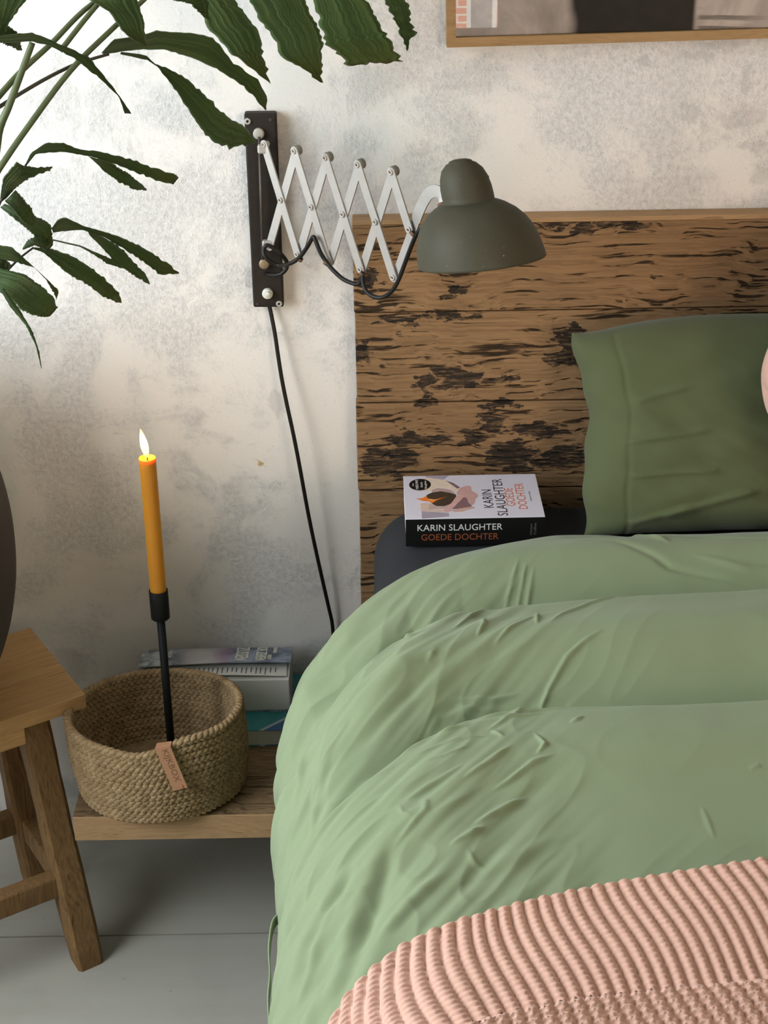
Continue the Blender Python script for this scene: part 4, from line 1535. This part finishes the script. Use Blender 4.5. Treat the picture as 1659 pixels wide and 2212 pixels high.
sh['label'] = 'dented olive grey metal dome shade'
lathe('bulb', [(0, -.012), (.010, -.0105), (.020, -.004), (.026, .008), (.028, .022), (.024, .038), (.016, .052), (.013, .066), (.013, .080)], plain('frosted_bulb', (0.62, 0.56, 0.40), 0.25, bump=0), lamp, 32, rim_c + sax * .004, sax)
lathe('socket', [(.0, .070), (.0175, .070), (.0185, .075), (.0185, .105), (0, .107)], M['plate'], lamp, 28, rim_c, sax)
nk = rim_c + sax * (.100 * k)
# knuckle joining hook and neck
lathe('neck_joint', [(0, -.006), (.006, -.006), (.006, .006), (0, .006)], M['rust'], lamp, 16, path[-1] - arm_n * .001, arm_n)

# flex running along the arm
ya = lambda f: RY - .010 + st.y * f
flex = [(575, 591, PY - .001), (584, 594, PY - .014), (604, 593, PY - .026), (618, 581, PY - .028), (619, 565, PY - .026), (606, 548, PY - .030), (590, 535, PY - .030), (577, 530, PY - .030), (570, 538, PY - .030), (572, 552, PY - .034), (583, 565, PY - .036), (602, 573, PY - .036), (625, 570, ya(.9)), (646, 557, ya(1.15)), (662, 536, ya(1.4)), (673, 517, ya(1.6)), (678, 512, ya(1.7)), (683, 523, ya(1.8)), (692, 545, ya(1.9)), (703, 563, ya(2.0)), (718, 582, ya(2.3)), (740, 602, ya(2.6)), (762, 612, ya(2.9)), (775, 613, ya(3.0)), (781, 600, ya(3.05)), (783, 590, ya(3.1)), (784, 610, ya(3.2)), (792, 630, ya(3.4)), (808, 641, ya(3.6)), (828, 642, ya(3.8)), (848, 627, ya(4.1)), (862, 602, ya(4.3)), (876, 565, ya(4.5)), (890, 528, ya(4.8)), (901, 504, ya(5.0)), (915, 492, ya(5.2)), (935, 490, ya(5.5)), (960, 480, ya(5.8))]
tube('flex', smooth_path([at_y(*q) for q in flex], 6), .0030, M['cable'], lamp, 10)
for (px, py, f) in ((648, 560, 1.1), (705, 568, 2.05), (783, 592, 3.08), (893, 505, 4.9)):
    p = at_y(px, py, ya(f))
    lathe('flex_clip', [(.0031, -.0022), (.0042, -.0022), (.0042, .0022), (.0031, .0022)], M['rust'], lamp, 14, p, (0.5, -0.2, 0.8))
cord = [(582, 662, -.010), (586, 680, -.012), (594, 722, -.016), (601, 770, -.020), (609, 820, -.024), (620, 875, -.028), (632, 930, -.031), (643, 985, -.032), (654, 1045, -.032), (664, 1100, -.030), (675, 1155, -.028), (688, 1215, -.024), (700, 1268, -.020), (710, 1312, -.016), (718, 1350, -.012), (722, 1408, -.014)]
tube('mains_cord', smooth_path([at_y(*q) for q in cord], 6), .0030, M['cable'], lamp, 10)

box('plug', at_y(722, 1425, -.03) - Vector((.014, 0, .02)), at_y(722, 1425, -.03) + Vector((.014, .029, .02)), M['cable'], lamp, bev=.004)

# ------------------------------------------------------------------ framed picture
FD = 0.026
pbl = at_y(965, 103, -FD)
pbr = at_y(1659, 83, -FD)
fr_ = (pbr - pbl).normalized()
fu = Vector((-fr_.z, 0, fr_.x))
PWd, PHg = 0.72, 0.92
FW = 0.0125
pic = thing('framed_picture', 'black and white photograph in slim oak frame hanging above the headboard', 'picture', pbl + fr_ * PWd / 2 + Vector((0, FD, 0)))
ey = Vector((0, 1, 0))
fy = Vector((0, FD / 2 - 0.0005, 0))


def rail(p, q):
    d = (q - p).normalized()
    n_ = fu if abs(d.dot(fr_)) > .5 else fr_
    s_ = 1 if n_.dot(pbl + fr_ * PWd / 2 + fu * PHg / 2 - p) > 0 else -1
    n_ = n_ * s_
    L = (q - p).length
    poly = [(0, 0), (L, 0), (L - FW, FW), (FW, FW)]
    return prism('frame_rail', poly, p, d, n_, Vector((0, 1, 0)), FD - 0.001, M['frame_oak'], pic)


cs = [pbl, pbl + fr_ * PWd, pbl + fr_ * PWd + fu * PHg, pbl + fu * PHg]
for i in range(4):
    rail(cs[i], cs[(i + 1) % 4])


def print_mat():
    t = Mt('monochrome_print', rough=0.6, spec=0.2)
    q0 = t.world()
    n = t.noise(t.vec(q0, (7, 1, 5)), 1.0, 5, 0.6, 1.2)
    n2 = t.noise(t.vec(q0, (3, 1, 24), None), 1.2, 3, 0.5, 2.0)
    x = t.xyz(q0)[0]
    z = t.xyz(q0)[2]
    c = t.mix(t.step(n, 0.35, 0.68), (0.52, 0.52, 0.53), (0.95, 0.95, 0.97))
    x0, x1 = at_y(1235, 60, -.02).x, at_y(1500, 60, -.02).x
    wob = t.math('MULTIPLY', t.math('SUBTRACT', t.noise(q0, 9, 3, 0.5), 0.5), 0.04)
    xx = t.math('ADD', x, wob)
    c = t.mix(t.math('MULTIPLY', t.step(n2, .45, .6), t.step(x, x1, x1 + .01)), c, (0.32, 0.32, 0.32))
    c = t.mix(t.math('MULTIPLY', t.step(x, x1 + .05, x1 + .16), 0.7), c, (0.85, 0.85, 0.88))
    d = t.math('MULTIPLY', t.step(xx, x0 - .012, x0 + .004), t.math('SUBTRACT', 1.0, t.step(x, x1 - .004, x1 + .004)))
    c = t.mix(d, c, t.mix(t.noise(q0, 60, 3, 0.6), (0.018, 0.019, 0.018), (0.045, 0.048, 0.045)))
    t.color(c)
    return t.m


def flat(name, inset, y, mat, th):
    o = pbl + fr_ * inset + fu * inset
    poly = [(0, 0), (PWd - 2 * inset, 0), (PWd - 2 * inset, PHg - 2 * inset), (0, PHg - 2 * inset)]
    return prism(name, poly, Vector((o.x, y, o.z)), fr_, fu, Vector((0, 1, 0)), th, mat, pic)


flat('print', FW * 0.9, -0.016, print_mat(), 0.002)
gm = bpy.data.materials.new('picture_glass')
gm.use_nodes = True
g = gm.node_tree
g.nodes.clear()
go = g.nodes.new('ShaderNodeOutputMaterial')
gx = g.nodes.new('ShaderNodeMixShader')
gf = g.nodes.new('ShaderNodeFresnel')
gf.inputs[0].default_value = 1.5
gt = g.nodes.new('ShaderNodeBsdfTransparent')
gg = g.nodes.new('ShaderNodeBsdfGlossy')
gg.inputs['Roughness'].default_value = 0.0
g.links.new(gf.outputs[0], gx.inputs[0])
g.links.new(gt.outputs[0], gx.inputs[1])
g.links.new(gg.outputs[0], gx.inputs[2])
g.links.new(gx.outputs[0], go.inputs[0])
_o = pbl + fr_ * (FW * .9) + fu * (FW * .9)
_w, _h = PWd - 1.8 * FW, PHg - 1.8 * FW
mk('glass_pane', [Vector((_o.x, -.019, _o.z)) + fr_ * a + fu * b for a, b in ((0, 0), (_w, 0), (_w, _h), (0, _h))], [(0, 1, 2, 3)], gm, pic, smooth=False)

# ------------------------------------------------------------------ wooden stool at the left
ZT = 0.45
sA, sBk, sD = at_z(185, 1500, ZT), at_z(40, 1363, ZT), at_z(0, 1551, ZT)
su = Vector((sBk.x - sA.x, sBk.y - sA.y, 0))
SWd = su.length
su.normalize()
sv = Vector((sD.x - sA.x, sD.y - sA.y, 0)).normalized()
pv = Vector((-su.y, su.x, 0))
if pv.dot(sv) < 0:
    pv = -pv
sv = (sv + pv).normalized()
su = Vector((-sv.y, sv.x, 0))
if su.dot(sBk - sA) < 0:
    su = -su
SLn = 0.56
TT_ = 0.024
stool = thing('wooden_stool', 'rustic honey-coloured wooden stool with splayed legs at the left', 'stool', Vector((sA.x, sA.y, 0)) + su * SWd / 2 + sv * SLn / 2)
nb_ = 3
for k in range(nb_):
    w0, w1 = SWd * k / nb_, SWd * (k + 1) / nb_
    c = Vector((sA.x, sA.y, ZT - TT_ / 2)) + su * ((w0 + w1) / 2) + sv * (SLn / 2)
    obox('top_board', c, sv, su, Vector((0, 0, 1)) * (1 if sv.cross(su).z > 0 else -1), SLn, w1 - w0 - .0002, TT_, M['stool_top'], stool, .0016, 2)
ft = at_z(188, 2073, 0.0)
tp = at_z(62, 1535, ZT - TT_)
lw = 0.044


def leg(name, p0, p1, w, parent):
    """square leg from the floor up to the top, with chamfered corners"""
    ax = (p1 - p0).normalized()
    h0, h1 = p0.z, p1.z
    c = w * 0.12
    poly = [(-w / 2 + c, -w / 2), (w / 2 - c, -w / 2), (w / 2, -w / 2 + c), (w / 2, w / 2 - c), (w / 2 - c, w / 2), (-w / 2 + c, w / 2), (-w / 2, w / 2 - c), (-w / 2, -w / 2 + c)]
    V, F = [], []
    ns = 14
    for i in range(ns):
        t = i / (ns - 1)
        p = p0.lerp(p1, t)
        for j, (a, b) in enumerate(poly):
            wob = 1 + 0.035 * math.sin(9 * t + j * 1.7) + 0.02 * random.uniform(-1, 1)
            sc_ = 1 - (0.05 if i == 0 else 0)
            V.append(p + sv * (a * wob * sc_) + su * (b * wob * sc_))
    n = 8
    for i in range(ns - 1):
        for j in range(n):
            F.append((i * n + j, i * n + (j + 1) % n, (i + 1) * n + (j + 1) % n, (i + 1) * n + j))
    F.append(tuple(range(n))[::-1])
    F.append(tuple((ns - 1) * n + j for j in range(n)))
    o = mk(name, V, F, M['stool_leg'], parent, smooth=False)
    bmx = bmesh.new()
    bmx.from_mesh(o.data)
    bmesh.ops.recalc_face_normals(bmx, faces=bmx.faces[:])
    bmx.to_mesh(o.data)
    bmx.free()
    return o


offs = Vector((tp.x - ft.x, tp.y - ft.y, 0))
fin_u, fin_v = SWd - 0.078, SLn - 0.13
leg('leg', Vector((ft.x, ft.y, 0)), Vector((tp.x, tp.y, ZT - TT_)), lw, stool)
bk_top = Vector((tp.x, tp.y, ZT - TT_)) + su * (SWd - 0.085)
bk_ft = Vector((ft.x, ft.y, 0)) + su * (SWd - 0.03)
leg('leg', bk_ft, bk_top, lw * 1.05, stool)
for (t0, f0) in ((Vector((tp.x, tp.y, ZT - TT_)), Vector((ft.x, ft.y, 0))), (bk_top, bk_ft)):
    leg('leg', f0 + sv * (fin_v + 0.03), t0 + sv * fin_v, lw, stool)
# stretchers and aprons
ez = Vector((0, 0, 1))


def rail_between(name, p, q, w, h, mat, inset=0.012):
    d = (q - p).normalized()
    s_ = d.cross(ez).normalized()
    c = (p + q) / 2
    return obox(name, c, d, s_, d.cross(s_) * -1 if d.cross(s_).z < 0 else d.cross(s_), (q - p).length - 2 * inset, w, h, mat, stool, .003, 2)


def lerp_leg(f0, t0, z):
    return f0 + (t0 - f0) * (z / t0.z)


F0, T0 = Vector((ft.x, ft.y, 0)), Vector((tp.x, tp.y, ZT - TT_))
F1, T1 = bk_ft, bk_top
F2, T2 = F0 + sv * (fin_v + .03), T0 + sv * fin_v
F3, T3 = F1 + sv * (fin_v + .03), T1 + sv * fin_v
zs_ = 0.145
rail_between('stretcher', lerp_leg(F0, T0, zs_), lerp_leg(F2, T2, zs_), .026, .038, M['stool_leg'])
rail_between('stretcher', lerp_leg(F1, T1, zs_), lerp_leg(F3, T3, zs_), .026, .038, M['stool_leg'])
rail_between('stretcher', lerp_leg(F0, T0, zs_ - .01), lerp_leg(F1, T1, zs_ - .01), .03, .04, M['stool_leg'])
za_ = ZT - TT_ - 0.019
rail_between('apron', lerp_leg(F0, T0, za_) - su * .014, lerp_leg(F2, T2, za_) - su * .014, .020, .037, M['stool_top'], .018)
rail_between('apron', lerp_leg(F1, T1, za_), lerp_leg(F3, T3, za_), .020, .037, M['stool_top'], .018)

# ------------------------------------------------------------------ dark vase and fishtail palm
vc = Vector((sA.x, sA.y, ZT)) + su * (SWd * 0.52) + sv * 0.285
rv = at_y(22, 1180, vc.y).x - vc.x
zmx = at_y(22, 1180, vc.y).z
zv1 = at_y(0, 1424, vc.y).z
rq = at_y(0, 1424, vc.y).x - vc.x
hb = (zmx - zv1) / math.sqrt(max(1e-4, 1 - (rq / rv) ** 2))
prof = []
for i in range(30):
    z = ZT + (zmx + 0.25 - ZT) * i / 29
    prof.append((rv * math.sqrt(max(0.05, 1 - ((z - zmx) / hb) ** 2)), z - ZT))
topz = prof[-1][1]
prof = [(0, 0)] + prof + [(prof[-1][0] + .004, topz + .012), (prof[-1][0] - .006, topz + .014), (prof[-1][0] - .012, topz)]
prof += [(r - .012, h) for r, h in prof[-5:4:-3]] + [(0, .03)]
M['vase'] = plain('dark_brown_clay', (0.030, 0.022, 0.018), 0.75, var=0.3, scale=25, bump=0.2)
vase = lathe('clay_vase', prof, M['vase'], None, 64, vc)
tag(vase, 'big dark brown clay vase standing on the stool', 'vase')
mouth = vc + Vector((0, 0, topz))


def leaf_mat():
    t = Mt('palm_leaf', rough=0.42, spec=0.5)
    uv = t.n('ShaderNodeAttribute', attribute_name='lc')
    q = t.xyz(uv.outputs['Vector'])
    vein = t.noise(t.comb(t.math('MULTIPLY', q[0], 26.0), t.math('MULTIPLY', q[1], 1.5), t.math('MULTIPLY', t.rand(), 40)), 1.0, 3, 0.6)
    blot = t.noise(t.world(), 30, 4, 0.6)
    c = t.mix(t.step(vein, 0.3, 0.7), (0.026, 0.062, 0.014), (0.105, 0.170, 0.055))
    c = t.mix(t.math('MULTIPLY', t.step(blot, 0.5, 0.75), 0.45), c, (0.085, 0.125, 0.022))
    tip = t.math('MULTIPLY', t.step(q[1], 0.72, 1.02), t.rand())
    c = t.mix(t.math('MULTIPLY', tip, 0.7), c, (0.12, 0.13, 0.02))
    c = t.mix(t.math('MULTIPLY', t.step(q[1], 0.97, 1.0), 0.6), c, (0.10, 0.07, 0.03))
    t.color(c)
    t.b.inputs['Transmission Weight'].default_value = 0.0
    t.bump(vein, 0.35, 0.0015)
    # thin leaf lets some light through
    tr = t.n('ShaderNodeBsdfTranslucent')
    t.put(tr.inputs[0], t.mix(0.5, c, (0.10, 0.20, 0.03)))
    mxs = t.n('ShaderNodeMixShader')
    mxs.inputs[0].default_value = 0.22
    outn = [n for n in t.t.nodes if n.type == 'OUTPUT_MATERIAL'][0]
    t.t.links.new(t.b.outputs[0], mxs.inputs[1])
    t.t.links.new(tr.outputs[0], mxs.inputs[2])
    t.t.links.new(mxs.outputs[0], outn.inputs[0])
    return t.m


M['leaf'] = leaf_mat()
M['stem'] = plain('palm_stem', (0.075, 0.10, 0.035), 0.55, var=0.35, scale=40, bump=0.2)
M['twig'] = plain('palm_twig', (0.045, 0.04, 0.022), 0.6, var=0.3, scale=40, bump=0.2)
palm = thing('fishtail_palm', 'fishtail palm with ragged green leaves growing from the clay vase', 'plant', mouth)


def resample(pts, n):
    P = np.array(pts, float)
    d = np.r_[0, np.cumsum(np.linalg.norm(np.diff(P, axis=0), axis=1))]
    t = np.linspace(0, d[-1], n)
    return np.stack([np.interp(t, d, P[:, 0]), np.interp(t, d, P[:, 1])], -1)


def leaf(EA, EB, y0, y1, bow=0.02, jag=0.05, pleat=0.002, fold=0.006, nv=46, nu=13, ragged=2.2, seed=0):
    rs = np.random.RandomState(seed)
    a, b = resample(EA, nv), resample(EB, nv)
    wid = np.linalg.norm(a - b, axis=1)
    # torn, toothed margin towards the tip
    for e, sgn in ((a, 1), (b, -1)):
        jg = rs.uniform(-1, 1, nv) * ragged * np.linspace(0.1, 1, nv) * np.clip(wid / 18, 0, 1)
        nrm = (b - a) / np.maximum(wid[:, None], 1e-3)
        e += nrm * (jg * sgn)[:, None]
    V, LC = [], []
    for i in range(nv):
        t = i / (nv - 1)
        for j in range(nu):
            s = j / (nu - 1)
            p = a[i] * (1 - s) + b[i] * s
            if i == nv - 1 and wid[-1] > 8:
                dirv = (a[-1] + b[-1]) / 2 - (a[-4] + b[-4]) / 2
                dirv = dirv / max(np.linalg.norm(dirv), 1e-3)
                p = p + dirv * rs.uniform(-1, 0.4) * jag * wid[-1] * (0.2 + 0.8 * math.sin(math.pi * s))
            y = y0 + (y1 - y0) * t - bow * math.sin(math.pi * t)
            y += fold * abs(2 * s - 1) * math.sin(math.pi * min(1, t + .15)) + pleat * math.cos(s * (nu - 1) * math.pi) * min(1, wid[i] / 30)
            V.append(at_y(p[0], p[1], y))
            LC.append((s, t, 0.0))
    N = len(V)
    thick = 0.0004
    V2 = [p + Vector((0, thick, 0)) for p in V]
    base = grid_faces(nv, nu)
    rim = [i * nu for i in range(nv)] + [(nv - 1) * nu + j for j in range(1, nu)] + [i * nu + nu - 1 for i in range(nv - 2, -1, -1)] + [j for j in range(nu - 2, 0, -1)]
    F = list(base) + [tuple(N + i for i in f[::-1]) for f in base]
    for i in range(len(rim)):
        p, q = rim[i], rim[(i + 1) % len(rim)]
        F.append((q, p, N + p, N + q))
    me_o = mk('leaf', V + V2, F, M['leaf'], palm)
    at_ = me_o.data.attributes.new('lc', 'FLOAT_VECTOR', 'POINT')
    at_.data.foreach_set('vector', np.array(LC + LC).reshape(-1))
    return me_o


LEAVES = [
    ([(500, -150), (440, -105), (385, -40), (436, 33), (455, 70), (490, 108), (545, 148), (585, 181)], [(504, -148), (490, -100), (480, -55), (505, 0), (535, 35), (556, 69), (565, 105), (577, 145), (585, 181)], -.20, -.12),
    ([(600, -152), (550, -110), (520, -60), (537, 0), (556, 35), (584, 72), (613, 128), (653, 147), (692, 178)], [(604, -150), (622, -105), (636, -60), (657, 0), (675, 36), (697, 85), (694, 105), (698, 137), (697, 179)], -.22, -.13),
    ([(715, -146), (680, -110), (664, -60), (678, 0), (690, 47), (707, 98), (731, 119), (752, 143)], [(719, -144), (745, -105), (766, -60), (790, 0), (827, 61), (868, 134)], -.24, -.14),
    ([(810, -134), (800, -100), (808, -60), (830, 0), (856, 54), (879, 110)], [(814, -132), (840, -100), (860, -60), (874, 0), (886, 18), (885, 47), (900, 74), (888, 83), (880, 110)], -.22, -.14),
    ([(345, -70), (260, -75), (190, -40), (193, 0), (237, 26), (260, 63), (285, 85), (316, 100)], [(348, -66), (310, -50), (294, -25), (297, 0), (310, 45), (318, 99)], -.40, -.33),
    ([(310, -30), (350, -5), (410, 8), (440, 36)], [(330, -50), (400, -35), (450, -5), (452, 45)], -.26, -.22),
    ([(219, 114), (245, 85), (300, 78), (335, 66), (423, 72), (460, 80), (486, 111), (506, 137), (556, 170), (578, 211), (575, 238)], [(224, 118), (260, 112), (296, 107), (352, 107), (408, 122), (463, 146), (519, 182), (549, 208), (573, 238)], -.32, -.16),
    ([(259, 117), (319, 130), (341, 145), (371, 185), (400, 226), (423, 263), (445, 296), (497, 320), (556, 309)], [(262, 112), (315, 119), (334, 137), (374, 152), (411, 178), (452, 215), (497, 256), (534, 282), (556, 307)], -.32, -.13),
    ([(-60, 70), (0, 76), (67, 70), (111, 87), (193, 124), (237, 178), (263, 215), (283, 246)], [(-60, 82), (0, 92), (67, 90), (104, 98), (163, 128), (208, 163), (256, 208), (268, 245)], -.42, -.30),
    ([(-60, 50), (-10, 52), (18, 55), (40, 72), (48, 108)], [(-60, 90), (0, 92), (20, 100), (36, 108), (46, 110)], -.40, -.34),
    ([(-40, -170), (-70, -60), (-20, 60), (5, 78)], [(-36, -168), (40, -60), (57, 0), (20, 48), (6, 78)], -.46, -.40),
    ([(54, 356), (67, 330), (100, 308), (137, 309), (170, 322), (219, 328), (285, 345), (326, 360), (388, 382)], [(58, 357), (78, 332), (133, 328), (193, 337), (259, 358), (326, 385), (373, 401)], -.34, -.18),
    ([(193, 338), (237, 350), (282, 378), (317, 409)], [(190, 337), (207, 352), (226, 371), (256, 393), (293, 411), (317, 411)], -.27, -.19),
    ([(0, 430), (6, 385), (35, 350), (52, 358), (80, 362), (113, 360)], [(5, 435), (12, 430), (37, 404), (63, 385), (107, 369), (113, 363)], -.36, -.30),
    ([(10, 434), (30, 455), (50, 480), (79, 494)], [(20, 425), (33, 410), (48, 426), (70, 452), (80, 493)], -.37, -.32),
    ([(0, 448), (40, 480), (75, 510), (95, 535), (100, 548)], [(10, 440), (60, 460), (95, 475), (112, 490), (114, 530)], -.33, -.30),
    ([(111, 493), (125, 474), (141, 469), (182, 489), (252, 508), (308, 534), (352, 563), (387, 589)], [(115, 503), (133, 500), (178, 497), (222, 511), (267, 537), (308, 565), (345, 593), (386, 592)], -.31, -.17),
    ([(185, 496), (230, 515), (267, 540), (293, 571), (315, 593), (324, 613)], [(190, 500), (193, 508), (222, 537), (252, 571), (293, 597), (323, 615)], -.28, -.19),
    ([(115, 517), (174, 530), (215, 549), (245, 560), (265, 578)], [(115, 520), (174, 534), (207, 553), (230, 569), (263, 580)], -.31, -.24),
    ([(70, 534), (111, 537), (159, 554), (208, 586), (237, 612), (256, 634), (263, 654)], [(72, 538), (93, 545), (126, 574), (148, 593), (196, 619), (222, 641), (245, 651), (261, 655)], -.31, -.20),
    ([(48, 537), (60, 518), (90, 505), (112, 505)], [(50, 540), (75, 530), (98, 540), (112, 520)], -.32, -.30),
    ([(-20, 526), (26, 534), (67, 571), (107, 608), (127, 628), (122, 647)], [(-20, 556), (37, 567), (74, 578), (100, 605), (120, 640), (121, 647)], -.40, -.33),
    ([(-20, 575), (55, 593), (96, 623), (118, 645), (124, 665), (110, 682)], [(-20, 620), (22, 645), (48, 671), (74, 682), (95, 685), (106, 684)], -.42, -.38),
    ([(0, 626), (22, 663), (56, 704), (78, 749), (89, 796)], [(8, 622), (41, 667), (70, 715), (85, 760), (90, 796)], -.43, -.40),
    ([(-20, 550), (10, 555), (26, 575)], [(-20, 580), (10, 585), (25, 578)], -.36, -.34),
]
for i, (ea, eb, y0, y1) in enumerate(LEAVES):
    leaf(ea, eb, y0, y1, seed=i + 3, ragged=6.0 if i in (0, 1, 2, 3, 7) else 3.0)


def stem(pts, rpx, mat='stem', to_mouth=True):
    P = [at_y(a, b, y) for a, b, y in pts]
    if to_mouth:
        P.append((P[-1] + mouth) / 2 + Vector((0.02, -0.02, 0.03)))
        P.append(mouth + Vector((random.uniform(-.03, .03), random.uniform(-.03, .03), -0.06)))
    path = smooth_path(P, 6)
    n = len(path)
    r = [rpx * 2.0 / FPX * (0.8 + 0.5 * i / n) for i in range(n)]
    tube('stem', path, r, M[mat], palm, 10)


stem([(330, -60, -.28), (200, 8, -.33), (110, 95, -.36), (50, 150, -.38), (0, 205, -.40), (-90, 310, -.42)], 5.5)
stem([(420, -110, -.26), (310, 0, -.31), (240, 65, -.33), (150, 155, -.36), (60, 275, -.39), (0, 362, -.41), (-70, 470, -.42)], 5.5)
stem([(70, 92, -.42), (45, 160, -.43), (18, 232, -.44), (0, 275, -.44), (-40, 400, -.44)], 7)
stem([(235, 117, -.32), (200, 127, -.33), (160, 140, -.34), (90, 175, -.37), (0, 230, -.40), (-60, 275, -.41)], 3.5, 'twig')
stem([(72, 535, -.31), (40, 560, -.33), (0, 600, -.36), (-50, 640, -.38)], 2.6, 'twig')
stem([(56, 356, -.34), (30, 400, -.35), (4, 432, -.36), (-30, 470, -.38)], 2.4, 'twig')
stem([(-60, -60, -.46), (-80, 80, -.45), (-110, 260, -.44)], 6)
stem([(800, -130, -.25), (560, -150, -.26), (400, -120, -.28), (250, -30, -.33), (130, 110, -.37)], 4.0, 'stem', False)
for (a, b) in (((560, -152), (500, -149)), ((640, -152), (602, -151)), ((745, -146), (717, -145)), ((800, -133), (812, -133))):
    stem([(a[0], a[1], -.255), ((a[0] + b[0]) / 2, (a[1] + b[1]) / 2 - 4, -.245), (b[0], b[1], -.235)], 2.5, 'stem', False)
